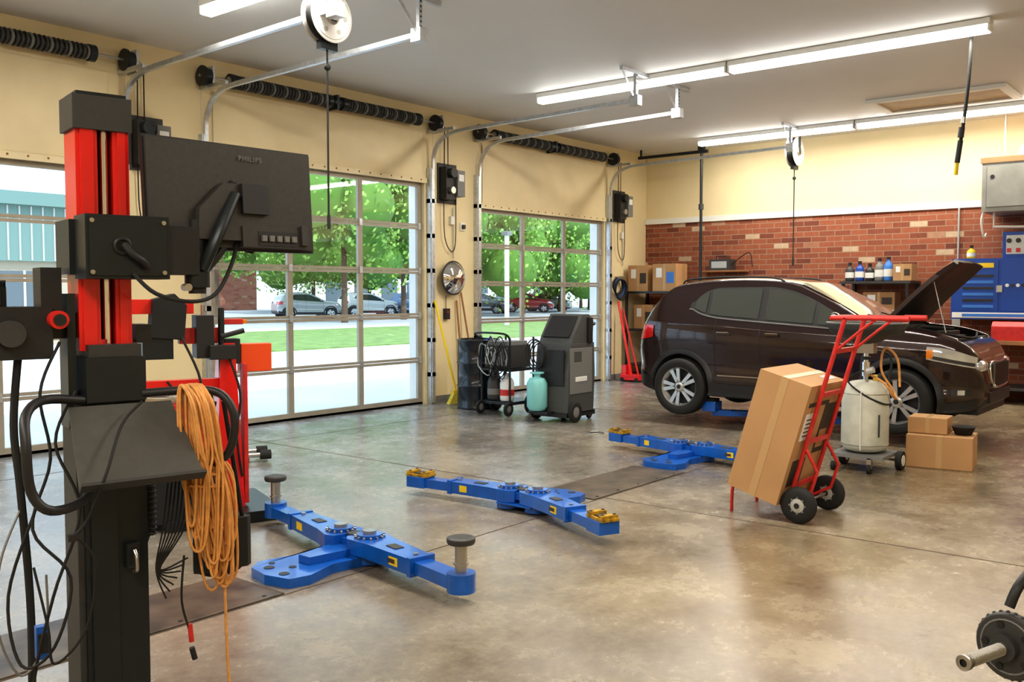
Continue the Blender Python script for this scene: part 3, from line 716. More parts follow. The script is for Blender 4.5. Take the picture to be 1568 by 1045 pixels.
for k in range(4):
    yy=.14+.02*k; rr=.11+.012*k
    b.tube([(-.34-.012*k,yy+rr*math.cos(a),.84+rr*1.3*math.sin(a)) for a in [i*math.pi/4 for i in range(8)]],.009,BLACKR,6,4,True)
b.done(.012)
b=MB('welding_cart',(9.68,7.90,0))
b.bb((-.26,-.22,.14),(.26,.30,.18),BLKMET); b.bb((-.22,-.16,.62),(.24,.26,.92),DGREY); b.bb((-.235,-.14,.65),(-.222,.24,.89),LGREY); b.bb((-.2,-.12,.92),(.22,.22,.97),GREY)
for x in (-.25,.25):
    for y in (-.2,.28): b.cyl((x,y,.16),(x,y,1.02),.014,BLKMET)
b.bb((-.26,-.22,.58),(.26,.30,.61),BLKMET)
for y,m,m2 in ((-.08,WHITE,REDD),(.14,DGREY,GREY)):
    b.lathe([(.0,.18),(.085,.19),(.095,.22),(.095,.42),(.07,.48),(.03,.50),(.03,.55)],(-.16,y,0),(0,0,1),m,24); b.lathe([(.096,.26),(.096,.34)],(-.16,y,0),(0,0,1),m2,24,False)
b.tube([(-.25,-.2,1.0),(-.38,-.2,1.08),(-.38,.28,1.08),(-.25,.28,1.0)],.014,BLKMET,8)
for y in (-.27,.35): cartwheel(b,(.12,y,.14),.14)
for y in (-.2,.28): cartwheel(b,(-.28,y,.09),.09,.04)
for k in range(11):
    c0=.80+random.uniform(-.12,.1); rr=.1+random.uniform(-.03,.05); y0=random.uniform(-.12,.2)
    b.tube([(-.28-.008*k*.6,y0+rr*math.cos(a),c0+rr*1.7*math.sin(a)+.05*math.sin(3*a+k)) for a in [i*math.pi/4 for i in range(8)]],.008,BLACKR if k not in (5,9) else LGREY,6,4,True)
b.done(.006)
b=MB('steel_drum',(9.86,8.62,0))
b.lathe([(.0,.0),(.295,.0),(.305,.01),(.295,.03),(.295,.30),(.308,.32),(.295,.34),(.295,.62),(.308,.64),(.295,.66),(.295,.94),(.308,.96),(.295,.97),(.29,.945),(0,.945)],(0,0,0),(0,0,1),DRUM,40,False)
b.cyl((.1,-.1,.945),(.1,-.1,.98),.04,BLUE2); b.cyl((-.12,.05,.945),(-.12,.05,.96),.03,STL); b.done()

# wall bits between door 2 and 3
b=MB('convex_mirror',(10.2,WY,1.83))
b.lathe([(.0,.13),(.10,.115),(.18,.075),(.24,.0)],(0,-.10,0),(0,-1,0),MIRROR,36,False); b.lathe([(.24,-.012),(.255,0),(.24,.012)],(0,-.1,0),(0,-1,0),DGREY,36); b.cyl((0,-.1,0),(0,0,0),.03,BLACK); b.done()
b=MB('push_broom',(9.90,9.12,0)); b.cyl((-.10,.28,1.50),(.05,0,.17),.017,YEL); b.prism([(-.13,.02),(.20,.02),(.12,.17),(-.02,.17)],-.03,.03,mat('broom_bristles',(.72,.60,.08),.9,noise=.3,scale=60),RX); b.box((.05,0,.18),(.16,.05,.05),YEL); b.done()
b=MB('dustpan',(10.24,9.22,0)); b.box((0,0,.10),(.26,.03,.18),YEL,rot=(R(-12),0,0)); b.box((0,-.04,.015),(.26,.08,.02),YEL); b.cyl((0,.02,.18),(0,.06,.32),.012,YEL); b.done(.004)
b=MB('wooden_handle_squeegee',(10.36,9.38,0)); b.cyl((-.02,.09,1.5),(.05,0,.06),.014,WOOD); b.box((.05,0,.05),(.42,.03,.05),STL); b.box((.05,0,.02),(.42,.012,.04),BLACKR); b.done()
b=MB('wooden_handle_mop',(10.52,9.22,0)); b.cyl((-.08,.25,1.62),(0,0,.1),.014,WOOD); b.lathe([(.03,.22),(.05,.1),(.08,.0)],(0,0,0),(0,0,1),TANK,14); b.done()
b=MB('wall_control_box',(10.12,WY,1.30)); b.bb((-.04,-.05,-.08),(.06,0,.08),BLACK); b.tube([(0,-.02,.08),(0,-.02,.27)],.006,BLACKR,6,0); b.cyl((.01,-.055,.03),(.01,-.05,.03),.015,REDD); b.done(.004)
b=MB('wall_outlet',(10.5,WY,2.6)); b.bb((-.05,-.02,-.06),(.05,0,.06),WHITE); b.bb((-.03,-.05,-.03),(.03,-.02,.03),BLACK); b.done(.003)
b=MB('hose_hanger',(14.75,WY,1.75))
for k in range(5): b.torus((0,-.04-.02*k,-.02*k),.15+.01*k,.013,(0,1,.05),BLACKR if k!=2 else BLUE2,26,6)
b.bb((-.05,-.13,.12),(.05,0,.17),STL); b.done()
b=MB('floor_jack',(14.62,9.02,0)); b.cyl((-.08,0,.1),(-.06,.3,1.45),.024,RED); b.bb((-.16,-.2,0.03),(.16,.2,.13),RED); b.cyl((.08,-.05,.1),(.10,.3,1.30),.02,REDD); b.bb((-.10,.1,.10),(.1,.2,.3),RED)
for x in (-.15,.15):
    for y in (-.15,.15): b.cyl((x-.02,y,.04),(x+.02,y,.04),.04,BLACKR)
b.done(.005)

# ------------------------------------------------------------ back wall furniture
b=MB('storage_rack',(15.35,8.85,0))
for x in (-.38,.38):
    for y in (-.55,.55): b.bb((x-.02,y-.02,0),(x+.02,y+.02,1.64),BLKMET)
for z in (.25,.9,1.6): b.bb((-.4,-.57,z),(.4,.57,z+.04),BLKMET)
b.done()
def cbox(nm,loc,d,m=CARD,rz=0,lab=None):
    b=MB(nm,loc,rz); x,y,z=d; b.bb((-x/2,-y/2,0),(x/2,y/2,z),m); b.bb((-x/2-.001,-.02,0),(x/2+.001,.02,z+.001),TAPE)
    b.bb((-x/2-.002,-y*.42,z*.3),(-x/2,-y*.1,z*.7),lab or PRINT); b.bb((-x/2-.002,y*.1,z*.5),(-x/2,y*.35,z*.85),PAPER); b.done(.004)
cbox('cardboard_box',(15.2,9.18,1.643),(.4,.42,.48)); cbox('cardboard_box',(15.2,8.62,1.643),(.42,.48,.5),CARD,0,BLUESM); cbox('cardboard_box',(15.2,8.62,.943),(.4,.5,.4),CARD2); cbox('cardboard_box',(15.35,9.15,.943),(.4,.4,.45))
b=MB('wall_shelf',(15.5,4.95,0))
for z in (1.76,1.30): b.bb((-.28,-.55,z),(.3,.55,z+.04),DGREY)
for y in (-.5,.5): b.bb((-.27,y-.02,0),(-.23,y+.02,1.78),BLKMET); b.bb((.25,y-.02,0),(.3,y+.02,1.78),BLKMET)
b.done()
def bottle(nm,loc,m,h=.3,r=.07,cap=YEL):
    b=MB(nm,loc); b.lathe([(0,0),(r,0),(r*1.03,.02),(r*1.03,h*.65),(r*.8,h*.8),(r*.35,h*.9),(r*.35,h)],(0,0,0),(0,0,1),m,18); b.cyl((0,0,h),(0,0,h+.04),r*.42,cap,n=12); b.cyl((0,0,h*.2),(0,0,h*.55),r*1.05,PAPER,n=18,caps=False); b.done()
for i,(y,m,h) in enumerate(((5.38,DGREY,.26),(5.22,BLUE2,.28),(5.06,BLACK,.24),(4.91,GREY,.32),(4.77,BLUESM,.34))): bottle('oil_bottle',(15.35,y,1.803),m,h,.07,BLACK)
cbox('cardboard_box',(15.4,4.53,1.803),(.3,.28,.26),CARD); cbox('cardboard_box',(15.45,4.9,1.343),(.3,.5,.28),CARD2)
b=MB('battery_charger',(15.62,7.8,2.02)); b.bb((-.1,-.2,0),(.16,.2,.2),DGREY); b.bb((-.105,-.15,.04),(-.10,.15,.16),LGREY); b.tube([(0,-.1,.2),(0,-.1,.26),(0,.1,.26),(0,.1,.2)],.01,BLACK,6,0); b.tube([(0,-.2,.1),(0,-.4,.25),(0,-.55,.3),(0,-.6,.05)],.01,BLACKR,6); b.bb((-.15,-.45,-.03),(.18,.35,0),WOOD); b.done(.006)
b=MB('tool_cabinet',(15.44,3.12,1.22)); b.bb((-.3,-.66,0),(.35,.66,.90),BLUE2); b.bb((-.31,-.62,.12),(-.3,-.02,.86),BLUE2); b.bb((-.31,.02,.12),(-.3,.62,.86),BLUE2)
b.bb((-.315,-.64,.02),(-.3,.64,.10),PAPER); b.bb((-.318,-.5,.038),(-.314,.5,.082),BLUESM); b.bb((-.33,-.04,.4),(-.3,.04,.5),STL); b.bb((-.316,.08,.76),(-.309,.5,.83),YEL)
for k in range(6): b.bb((-.316,.08,.17+k*.09),(-.309,.5,.21+k*.09),BLACK if k%2 else BLUESM); b.cyl((-.32,-.45+.07*k,.5),(-.31,-.45+.07*k,.5),.025,WHITE if k%2 else BLACK,n=12)
b.done(.006)
b=MB('bench_tester',(15.45,2.92,2.123)); b.bb((-.2,-.35,0),(.2,.2,.38),BLUE2); b.bb((-.21,-.3,.05),(-.2,.15,.33),LGREY)
for k in range(4): b.cyl((-.22,-.25+k*.12,.25),(-.205,-.25+k*.12,.25),.035,BLACK,n=14); b.bb((-.215,-.28+k*.12,.08),(-.205,-.22+k*.12,.14),REDD)
b.done(.008)
bottle('spray_bottle',(15.3,3.55,2.123),YEL,.16,.06,BLACK)
b=MB('unit_heater',(15.25,2.72,2.78)); b.bb((-.35,-.62,0),(.5,.62,.76),HEAT)
b.bb((-.36,-.56,.06),(-.35,.56,.66),GREY); b.bb((-.362,-.55,.07),(-.36,.55,.65),HEAT); b.bb((-.36,-.64,.70),(.5,.64,.78),CARD2)
b.cyl((-.366,.48,.5),(-.36,.48,.5),.03,BLACK,n=14)
b.tube([(-.1,.5,0),(-.1,.5,-.2),(-.1,.0,-.22),(.4,-.1,-.22)],.02,WHITE,8,0); b.tube([(-.3,.55,.1),(-.33,.62,-.1),(-.25,.6,-.35),(-.1,.6,-.3)],.015,WHITE,8)
for y in (-.4,.4): b.cyl((0,y,.76),(0,y,H-2.78),.012,STL)
b.tube([(.2,.2,.76),(.2,.2,.95),(.2,-.2,1.1),(.2,-.8,1.1)],.05,LGREY,10,3)
b.done(.01)
b=MB('workbench',(15.3,2.0,0)); b.bb((-.4,-1.6,.86),(.48,1.9,.92),WOOD)
for y in (-1.5,.1,1.8):
    for x in (-.35,.42): b.bb((x-.03,y-.03,0),(x+.03,y+.03,.86),DGREY)
b.bb((-.38,-1.5,.2),(.45,1.8,.24),DGREY); b.done(.004)
b=MB('red_toolbox',(15.1,2.9,.923)); b.bb((-.15,-.28,0),(.15,.28,.2),REDD); b.prism([(-.15,.2),(.15,.2),(.08,.27),(-.08,.27)],-.28,.28,REDD,RX); b.done(.006)
b=MB('red_toolbox',(15.1,2.1,.923)); b.bb((-.2,-.3,0),(.2,.3,.2),REDD); 
for k in range(2): b.bb((-.205,-.27,.03+k*.09),(-.2,.27,.105+k*.09),RED); b.bb((-.22,-.1,.07+k*.09),(-.205,.1,.08+k*.09),STL)
b.done(.004)
b=MB('red_storage_drum',(14.3,2.05,0)); b.lathe([(.0,0),(.24,0),(.25,.02),(.25,.5),(.24,.52),(.2,.53),(0,.53)],(0,0,0),(0,0,1),REDD,30); b.done()
b=MB('wall_conduit',(BX,3.85,0)); b.cyl((-.03,0,2.93),(-.03,0,1.2),.015,LGREY); b.bb((-.06,-.06,1.1),(0,.06,1.25),LGREY); b.done()

# ------------------------------------------------------------ wheel alignment tower (foreground left)
TW=MB('wheel_alignment_tower',(1.50,2.93,0),R(-12)); b=TW
b.bb((-.35,-.30,0),(.35,.35,.06),BLKMET)
b.bb((-.075,-.08,.05),(.115,.10,1.28),BLKMET)
b.bb((-.095,-.065,.05),(-.075,.09,1.28),DGREY); b.bb((-.06,-.09,.05),(.02,-.08,1.25),BLKMET)
for k in range(10): b.bb((.03,-.087,1.08+k*.012),(.10,-.081,1.084+k*.012),BLACK)
b.prism([(-.07,-.11),(.11,-.11),(.115,.09),(-.08,.09)],1.26,1.40,BLKMET); b.bb((-.06,-.10,1.40),(.10,.08,1.44),DGREY)
b.cyl((-.01,-.05,1.44),(-.01,-.05,1.455),.02,REDD); b.cyl((.06,-.05,1.44),(.06,-.05,1.455),.015,STL)
for x0,x1 in ((-.075,-.010),(.035,.085)):
    b.bb((x0,-.06,1.42),(x1,.07,2.12),RED); b.bb((x0+.012,-.068,1.42),(x1-.012,-.06,2.12),RED)
b.bb((-.012,-.01,1.42),(.037,.04,2.12),BLKMET); b.cyl((.012,-.045,1.42),(.012,-.045,2.12),.012,CHROME)
b.bb((-.085,-.075,2.11),(.092,.08,2.215),DGREY); b.bb((-.07,-.06,2.215),(.08,.068,2.228),BLKMET)
b.bb((-.085,-.19,1.645),(.165,-.065,1.84),BLKMET); b.bb((-.10,-.065,1.66),(-.08,.10,1.83),BLKMET); b.bb((.09,-.065,1.66),(.105,.10,1.83),BLKMET)
b.bb((-.075,-.195,1.655),(.155,-.19,1.83),BLKMET)
b.bb((.165,-.18,1.66),(.265,-.09,1.815),BLACK)
for (x,z) in ((-.068,1.665),(.145,1.665),(-.068,1.82),(.145,1.82)): b.cyl((x,-.202,z),(x,-.195,z),.007,STL,n=10)
b.torus((.02,-.197,1.745),.022,.007,(0,1,0),BLACK); b.tube([(.02,-.21,1.75),(.04,-.225,1.72),(.07,-.225,1.70),(.09,-.21,1.68)],.011,BLACK,8)
b.cyl((.27,-.14,1.60),(.27,-.14,1.84),.028,BLACK); b.cyl((.27,-.14,1.62),(.27,-.14,1.67),.04,BLKMET)
b.tube([(.28,-.16,1.68),(.32,-.18,1.78),(.40,-.14,1.93)],.028,BLKMET,8,4,ry=.018)
b.tube([(.28,-.135,1.66),(.36,-.12,1.75),(.42,-.10,1.85)],.018,BLACK,8,4)
b.box((.43,-.10,1.91),(.12,.05,.10),BLACK,rot=(0,R(25),0)); b.cyl((.42,-.14,1.92),(.42,-.06,1.92),.045,BLACK)
b.cyl((.22,-.2,1.62),(.22,-.16,1.62),.012,STL)
b.tube([(.05,-.20,1.66),(.1,-.25,1.60),(.2,-.27,1.575),(.3,-.22,1.60),(.38,-.16,1.70),(.42,-.12,1.80)],.007,BLACKR,6)
for k in range(8):
    dx=random.uniform(-.02,.02); b.tube([(.40+dx,-.08,1.90),(.42+dx,-.115,1.83-.005*k),(.44+dx*2,-.12,1.77),(.48+.01*k,-.09,1.74+.005*k),(.50+.005*k,-.055,1.78)],.0035,random.choice([BLACKR,BLACKR,GREY]),5)
T=Matrix.Translation((.015,-.22,1.13))@Matrix.Rotation(R(46),4,'X'); o=b.M; b.M=T
TRAYM=mat('tray_grey_plastic',(.085,.083,.075),.5,noise=.1,scale=30)
b.prism([(-.165,-.14),(.20,-.14),(.17,.16),(-.14,.16)],0,.012,TRAYM); b.bb((-.165,-.146,0),(.20,-.135,.035),DGREY); b.bb((-.13,.0,-.03),(.13,.12,0),BLKMET)
b.M=o
b.bb((-.04,-.2,1.05),(.07,-.08,1.14),BLKMET)
b.tube([(-.08,-.10,1.27),(-.2,-.16,1.285),(-.275,-.28,1.26),(-.29,-.34,1.18),(-.28,-.34,1.05),(-.23,-.34,.99),(-.12,-.25,.99),(-.06,-.13,1.03)],.014,BLACK,10)
b.tube([(.10,-.10,1.28),(.22,-.14,1.285),(.30,-.22,1.28),(.335,-.26,1.22),(.335,-.26,1.13),(.30,-.24,1.06),(.2,-.18,1.04),(.06,-.12,1.04)],.014,BLACK,10)
b.bb((-.36,-.06,1.40),(-.15,.10,1.56),BLACK); b.bb((-.38,-.02,1.42),(-.36,.06,1.54),DGREY); b.cyl((-.27,-.09,1.48),(-.27,-.06,1.48),.04,DGREY)
b.bb((-.18,-.05,1.53),(-.12,.05,1.68),BLACK); b.bb((-.15,-.03,1.46),(-.07,.07,1.54),BLKMET); b.cyl((-.14,-.10,1.52),(-.14,-.06,1.52),.028,RED); b.cyl((-.14,-.11,1.52),(-.14,-.10,1.52),.018,BLACK)
b.bb((-.32,-.03,1.56),(-.27,.05,1.62),DGREY)
for k in range(6): b.bb((-.31+k*.007,-.04,1.56),(-.308+k*.007,.06,1.64),BLACK)
b.bb((.1,-.05,1.44),(.15,.05,1.50),BLACK); b.bb((-.11,-.06,1.18),(-.085,.04,1.6),BLKMET)
b.bb((.04,-.11,.72),(.08,-.08,.80),BLKMET); b.tube([(.06,-.12,.78),(.06,-.14,.76),(.06,-.14,.72),(.06,-.11,.71)],.006,STL,6)
b.tube([(.15,.02,1.18),(.155,.02,1.0),(.15,.02,.85),(.12,.02,.75)],.02,BLACKR,10)
for k in range(22): b.torus((.152,.02,1.17-k*.018),.021,.004,(0,0,1),BLACKR,14,5)
b.prism([(-.08,-.02),(.08,-.02),(.10,.0),(.08,.06),(-.08,.06),(-.10,0)],.67,.84,BLACKR,Matrix.Translation((.345,-.13,.0)))
b.sph((.345,-.11,.68),(.085,.04,.04),BLACKR)
b.tube([(.27,-.12,.83),(.27,-.16,1.0),(.29,-.22,1.25)],.008,BLACKR,6); b.tube([(.42,-.12,.83),(.38,-.16,1.0),(.32,-.22,1.25)],.008,BLACKR,6)
def cab(pts,r=.005,m=BLACKR): b.tube(pts,r,m,6,6)
cab([(-.13,-.05,1.45),(-.2,-.1,1.3),(-.18,-.12,1.1),(-.24,-.15,.9),(-.15,-.2,.75),(-.2,-.2,.55),(-.28,-.15,.5),(-.3,-.1,.7),(-.22,-.1,.95)])
cab([(-.1,-.1,1.3),(-.17,-.14,1.15),(-.12,-.2,.95),(-.2,-.2,.7),(-.25,-.15,.4),(-.2,-.1,.1)])
cab([(.08,-.16,1.26),(.0,-.22,1.20),(-.08,-.34,1.08),(-.12,-.3,.95),(-.16,-.3,.9)],.005)
cab([(-.16,-.3,.90),(-.1,-.28,.80),(-.12,-.24,.6),(-.2,-.2,.5),(-.22,-.22,.62),(-.25,-.2,.8)],.004)
b.box((-.165,-.3,.895),(.03,.02,.02),BLACK)
cab([(-.24,-.02,1.42),(-.26,-.03,1.2),(-.25,-.05,1.0),(-.23,-.05,.6),(-.24,-.05,.1)],.012)
cab([(-.25,-.05,.95),(-.32,-.1,.8),(-.33,-.1,.6),(-.27,-.1,.45),(-.2,-.1,.55),(-.2,-.12,.75)],.004,GREY)
b.bb((-.235,-.14,.50),(-.20,-.11,.60),BLUE); b.bb((-.232,-.145,.52),(-.203,-.138,.58),BLACK)
for k in range(7):
    x=.16+.012*k; cab([(x,-.16,1.02),(x-.03,-.18,.85),(x-.05-.01*k,-.17,.72),(x-.02,-.17,.62+.02*k)],.003)
cab([(.2,-.17,.75),(.19,-.17,.6),(.22,-.17,.48)],.004); b.cyl((.215,-.17,.52),(.22,-.17,.46),.008,REDD); b.cyl((.22,-.17,.44),(.23,-.17,.40),.009,BLACK)
TWo=b.done(.004)
# monitor
b=MB('computer_monitor',(1.88,2.73,1.925),R(-3)); b.M=Matrix.Rotation(R(-4),4,'X')
b.bb((-.315,.012,-.18),(.315,.030,.18),BLACK); b.bb((-.308,.0,-.172),(.308,.014,.172),MONB)
b.prism([(-.16,-.15),(.26,-.15),(.24,-.06),(.14,.04),(-.06,.04),(-.15,-.05)],-.0,.028,MONB,RX)
b.bb((.0,-.034,-.17),(.27,.0,-.10),MONB)
b.bb((.06,-.036,-.165),(.22,-.032,-.115),BLACK)
for k in range(5): b.bb((.07+k*.03,-.045,-.15),(.088+k*.03,-.034,-.13),GREY)
b.bb((-.0,-.045,-.06),(.10,-.026,.04),BLACK)
b.bb((.23,-.045,-.16),(.255,-.034,-.09),DGREY)
b.bb((-.30,.0305,-.165),(.30,.0315,.165),AUTOG)
mo=b.done(.004)
fc=bpy.data.curves.new('logo_text','FONT'); fc.body='PHILIPS'; fc.size=.024; fc.extrude=.0006; fc.align_x='CENTER'; fc.space_character=1.2; fc.materials.append(GREY)
fo=bpy.data.objects.new('logo_text',fc); sc.collection.objects.link(fo); fo.parent=mo; fo.location=(.06,.0015,.125); fo.rotation_euler=(R(86),0,0)
# orange extension cord bundle hanging from the right handle
b=MB('orange_extension_cord',(1.50,2.93,0),R(-12))
for k in range(30):
    x0=.225+random.uniform(-.035,.035); L=random.uniform(.42,.66); x1=x0+random.uniform(-.01,.09); w=random.uniform(.010,.045); y0=-.20+random.uniform(-.035,.02)
    yt=-.175+random.uniform(-.02,.02)
    b.tube([(x0,yt,1.305),(x0+.01,y0-.035,1.25),(x0+.02+w*.3,y0-.05,1.1),(lerp(x0,x1,.6)+w,y0-.05,1.29-L*.6),(x1+w*.6,y0-.04,1.28-L*.92),(x1,y0-.03,1.28-L),(x1-w*.6,y0-.02,1.28-L*.9),(x0-w*.3,y0,1.29-L*.5),(x0-.012,y0+.02,1.15),(x0-.008,y0+.035,1.27)],.0045,CORD,6,4,True)
for z in (1.02,.98): b.torus((.25,-.22,z),.05,.005,(.15,.1,1),CORD,20,6)
b.tube([(.31,-.22,.75),(.315,-.22,.6),(.32,-.22,.4),(.33,-.22,.2),(.32,-.22,.01)],.005,CORD,6)
b.done()

# ------------------------------------------------------------ tyre changer / red stand behind
b=MB('tire_changer',(3.87,5.80,0),R(-20))
b.bb((-.45,-.3,0),(.35,.5,.08),BLKMET)
b.box((.02,.0,.66),(.20,.2,1.18),RED,tp=(.5,.7)); b.box((.135,-.04,.6),(.03,.1,1.0),REDD)
b.bb((-.75,-.03,1.46),(-.2,.07,1.56),RED); b.bb((-.75,-.02,1.40),(-.65,.08,1.6),RED); b.bb((-.70,-.03,.92),(-.02,.06,1.0),RED); b.bb((-.72,-.02,.9),(-.62,.06,1.5),RED)
b.bb((-.3,-.04,1.25),(.0,.04,1.36),REDD)
b.bb((.12,-.04,1.04),(.34,.08,1.24),ORANGE); b.bb((.0,-.06,1.10),(.11,.06,1.28),BLACK); b.bb((-.12,-.14,1.14),(.06,-.05,1.24),BLACK)
b.cyl((-.02,-.05,1.0),(-.02,-.05,1.50),.022,BLKMET); b.prism([(-.5,1.30),(-.28,1.28),(-.26,1.52),(-.34,1.60),(-.48,1.56)],-.05,.1,BLACKR,RX); b.bb((-.2,-.1,1.15),(-.08,.05,1.45),BLACK); b.bb((-.55,-.08,1.15),(-.35,.05,1.3),BLKMET)
b.cyl((-.14,-.02,1.3),(-.14,-.02,1.52),.012,STL); b.cyl((-.04,-.12,1.30),(.12,-.12,1.34),.018,BLACK); b.bb((.0,-.03,1.38),(.14,.03,1.42),REDD); b.bb((.14,-.02,1.385),(.17,.02,1.415),AMBER)
b.tube([(.0,-.1,1.2),(.08,-.15,.9),(.06,-.12,.6),(.1,-.1,.3)],.01,BLACKR,6); b.tube([(-.3,-.1,1.3),(-.2,-.2,1.0),(-.25,-.15,.8),(-.4,-.1,1.0)],.01,BLACKR,6)
b.bb((-.6,-.25,.5),(-.15,.3,.85),REDD); b.bb((-.62,-.28,.06),(-.13,.35,.5),BLKMET)
b.lathe([(0,.85),(.22,.85),(.22,.90),(.2,.91),(0,.91)],(-.38,.02,0),(0,0,1),STL,28,False)
for k in range(3): b.cyl((-.1-.12*k,-.15,.4+.1*k),(-.1-.12*k,-.2,.4+.1*k),.03,STL)
b.done(.008)
b=MB('bead_roller_bar',(5.20,7.62,0),R(-28))
for y,z in ((-.1,.07),(.15,.07)): b.cyl((-.4,y,z),(.28,y,z),.022,STL); b.cyl((.22,y,z),(.32,y,z),.045,BLACKR); b.cyl((-.42,y,z),(-.36,y,z),.045,BLACKR)
b.bb((-.3,-.16,.02),(-.2,.2,.12),BLKMET); b.bb((.0,-.15,.08),(.08,.2,.13),BLKMET); b.cyl((-.25,.0,.1),(-.25,.0,.3),.03,BLKMET)
for x in (-.35,.1):
    for y in (-.1,.15): b.cyl((x,y,0),(x,y,.06),.02,BLKMET,n=10)
b.done(.003)

# ------------------------------------------------------------ wheel balancer, bottom right
b=MB('wheel_balancer',(2.76,.485,0)); cz=.652
ax=Vector((-.95,.31,-.0)).normalized(); c=Vector((0,.04,cz)); q=Vector((0,0,1)).rotation_difference(ax).to_matrix()
b.lathe([(.02,-.03),(.085,-.03),(.09,-.02),(.09,.0),(.085,.006),(.035,.006)],c,ax,DGREY,40)
for k in range(28):
    a=2*math.pi*k/28; p=c+q@Vector((.09*math.cos(a),.09*math.sin(a),-.01)); b.sph(p,.006,DGREY,6,4)
for k in range(5):
    a=2*math.pi*k/5; p=c+q@Vector((.06*math.cos(a),.06*math.sin(a),.006)); b.cyl(p,p+ax*.004,.010,BLACK,n=10)
b.torus(c+ax*.006,.072,.003,ax,GREY)
b.cyl(c,c+ax*.03,.035,DGREY); b.cyl(c,c+ax*.20,.016,STL); b.lathe([(.010,0),(.021,0),(.021,.014),(.010,.014)],c+ax*.195,ax,STL,20,False); b.cyl(c+ax*.19,c+ax*.2035,.011,BLACK)
for k in range(24): b.torus(c+ax*(.04+k*.006),.0165,.0018,ax,STL,14,4)
b.cyl(c-ax*.35,c-ax*.02,.05,BLKMET)
b.bb((.32,-.75,0),(.9,.0,.80),DGREY); b.bb((.30,-.78,.8),(.93,.01,.84),BLACK); b.bb((.4,-.4,.84),(.5,-.1,1.1),BLKMET)
b.tube([(.32,-.05,.72),(.15,-.02,.86),(.03,.02,.82),(-.0,.04,.76)],.014,BLACK,8)
b.done(.005)

# ------------------------------------------------------------ exterior
b=MB('ground_outside'); b.bb((-60,WY+.31,-.2),(160,140,-.02),PAVE); b.done()
b=MB('lawn'); b.bb((16,21.5,-.03),(120,33,.02),GRASS); b.done()
b=MB('street'); b.bb((-60,36,-.03),(160,75,-.012),ASPH); b.done()
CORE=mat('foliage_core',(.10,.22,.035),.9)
def tree(x,y,h,r,n=1500,sd=0):
    rnd=random.Random(sd); b=MB('tree',(x,y,0)); b.lathe([(.20,-.01),(.16,1.5),(.14,h*.5),(.06,h*.8)],(0,0,0),(0,0,1),BARK,10)
    bl=[(rnd.uniform(-r*.75,r*.75),rnd.uniform(-r*.5,r*.5),rnd.uniform(h*.28,h*.85),rnd.uniform(r*.28,r*.48)) for _ in range(20)]
    vs=[];fs=[]
    for i in range(n):
        q=bl[i%20]; d=Vector((rnd.gauss(0,1),rnd.gauss(0,1),rnd.gauss(0,1))).normalized(); p=Vector(q[:3])+d*q[3]*rnd.uniform(.80,1.2)
        u=(d+.8*Vector((rnd.gauss(0,1),rnd.gauss(0,1),rnd.gauss(0,1)))).normalized(); w=u.orthogonal().normalized(); t=u.cross(w); s=rnd.uniform(.09,.20); o=len(vs)
        vs+= [p-w*s,p-t*s*.6,p+w*s,p+t*s*.6]; fs.append((o,o+1,o+2,o+3))
    b.add(vs,fs,LEAF)
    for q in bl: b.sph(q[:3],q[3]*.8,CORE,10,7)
    b.done()
for i,(x,y,h,r) in enumerate(((34.5,40,12,5.0),(41,42,12,5.5),(29,44,12,4),(50,44,11,5.5),(58,46,12,5.5),(67,49,11,5.5),(76,52,12,6),(48.5,60,14,6),(60,66,14,7),(86,60,13,6),(54,70,14,6),(66,60,13,6))):
    tree(x,y,h,r,6000,i)
silver=mat('car_paint_silver',(.50,.50,.50),.3,.2,coat=.6); whitep=mat('car_paint_white',(.75,.75,.75),.3,coat=.6); bluep=mat('car_paint_blue',(.12,.20,.34),.3,.1,coat=.6); dgp=mat('car_paint_grey',(.12,.13,.14),.3,.2,coat=.6); redp=mat('car_paint_red',(.4,.02,.02),.3,coat=.6)
for (x,y,rz,p) in ((37.0,50,70,silver),(43.3,51,70,whitep),(47.6,50,20,bluep),(52.6,54,75,whitep),(57,52,20,dgp),(62.5,52,40,redp),(68,54,30,silver)):
    make_car('parked_car',(x,y,-.01),R(rz),p,False,1.05,1.08,1.0)
b=MB('brick_building',(0,0,0)); b.bb((30,78,-.1),(56,86,6.4),BRICKX); b.bb((29.8,77.8,6.4),(56.2,86.2,6.9),TRIM)
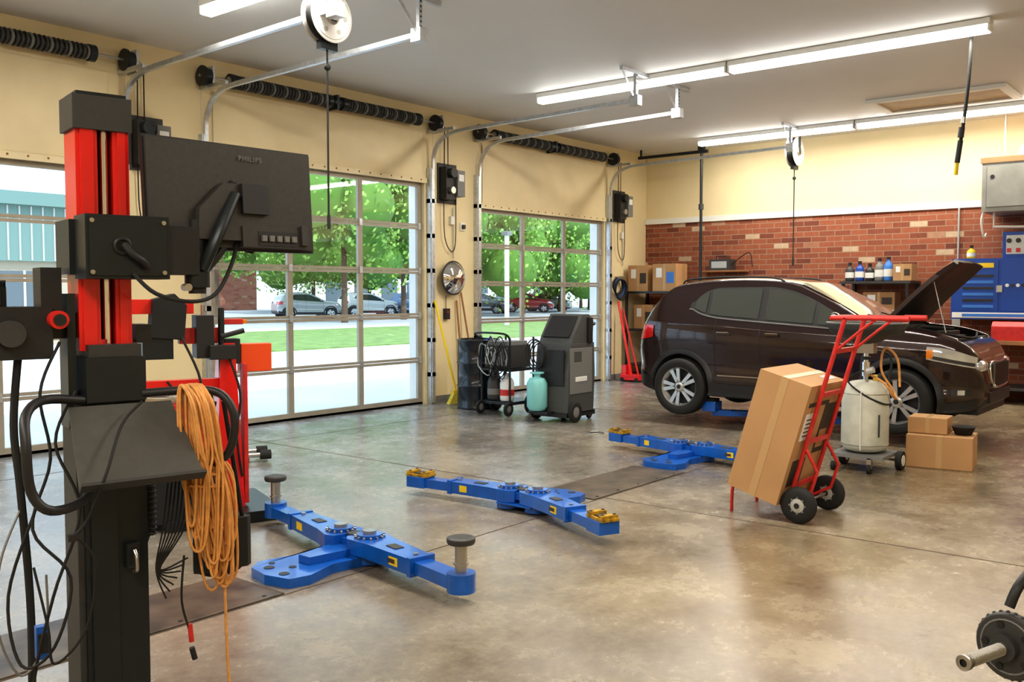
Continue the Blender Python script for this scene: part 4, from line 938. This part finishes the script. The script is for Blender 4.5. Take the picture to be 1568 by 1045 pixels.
for x in (41,46,50.5): b.bb((x-.8,77.93,1.4),(x+.8,78,4.0),TRIM); b.bb((x-.7,77.88,1.5),(x+.7,77.95,3.9),DKWIN)
b.done()
b=MB('teal_building',(0,0,0)); b.bb((-6,30,-.1),(15,35.5,2.6),mat('tan_stucco',(.42,.36,.28),.7)); b.bb((-6.2,29.8,2.6),(15.2,35.6,4.3),TEAL); b.bb((-6.4,29.5,4.3),(15.4,35.8,4.7),TEAL)
for k in range(60): b.bb((-6.1+k*.35,29.77,2.62),(-6.05+k*.35,29.8,4.28),LGREY)
for x in range(-5,15,3): b.bb((x-1.1,29.96,.3),(x+1.1,30,2.3),DKWIN); b.bb((x-.03,29.93,.3),(x+.03,29.97,2.3),WHITE)
b.done()
b=MB('white_building',(0,0,0)); b.bb((66,82,-.1),(110,92,4.2),WHITE); b.bb((65.5,81.5,4.2),(110.5,92,4.8),GREY)
for k in range(10): b.bb((68+k*4.2,81.9,.6),(70.5+k*4.2,82,3),DKWIN)
b.done()
b=MB('yard_post',(36.5,30,0.02)); b.cyl((0,0,0),(0,0,4.5),.12,WHITE); b.bb((-.2,-.2,4.5),(.2,.2,4.7),GREY); b.done()

# ------------------------------------------------------------ light & world
w=bpy.data.worlds.new('World'); sc.world=w; w.use_nodes=True; bg=w.node_tree.nodes['Background']; bg.inputs[0].default_value=(.68,.85,1,1); bg.inputs[1].default_value=2.3
l=bpy.data.lights.new('sun','SUN'); l.energy=3.6; l.angle=R(1); l.color=(1,.96,.90); o=bpy.data.objects.new('sun',l); sc.collection.objects.link(o); o.location=(0,-20,40)
o.rotation_euler=Vector((.25,.75,-1)).to_track_quat('-Z','Y').to_euler()

# ------------------------------------------------------------ camera
cam=bpy.data.cameras.new('camera'); co=bpy.data.objects.new('camera',cam); sc.collection.objects.link(co); sc.camera=co
cam.sensor_width=36; cam.lens=1757/1920*36; co.location=(0,0,1.6); cam.clip_end=500
yaw=R(39.1); pit=math.atan(89/1757)
co.rotation_euler=Vector((math.cos(yaw)*math.cos(pit),math.sin(yaw)*math.cos(pit),-math.sin(pit))).to_track_quat('-Z','Y').to_euler()
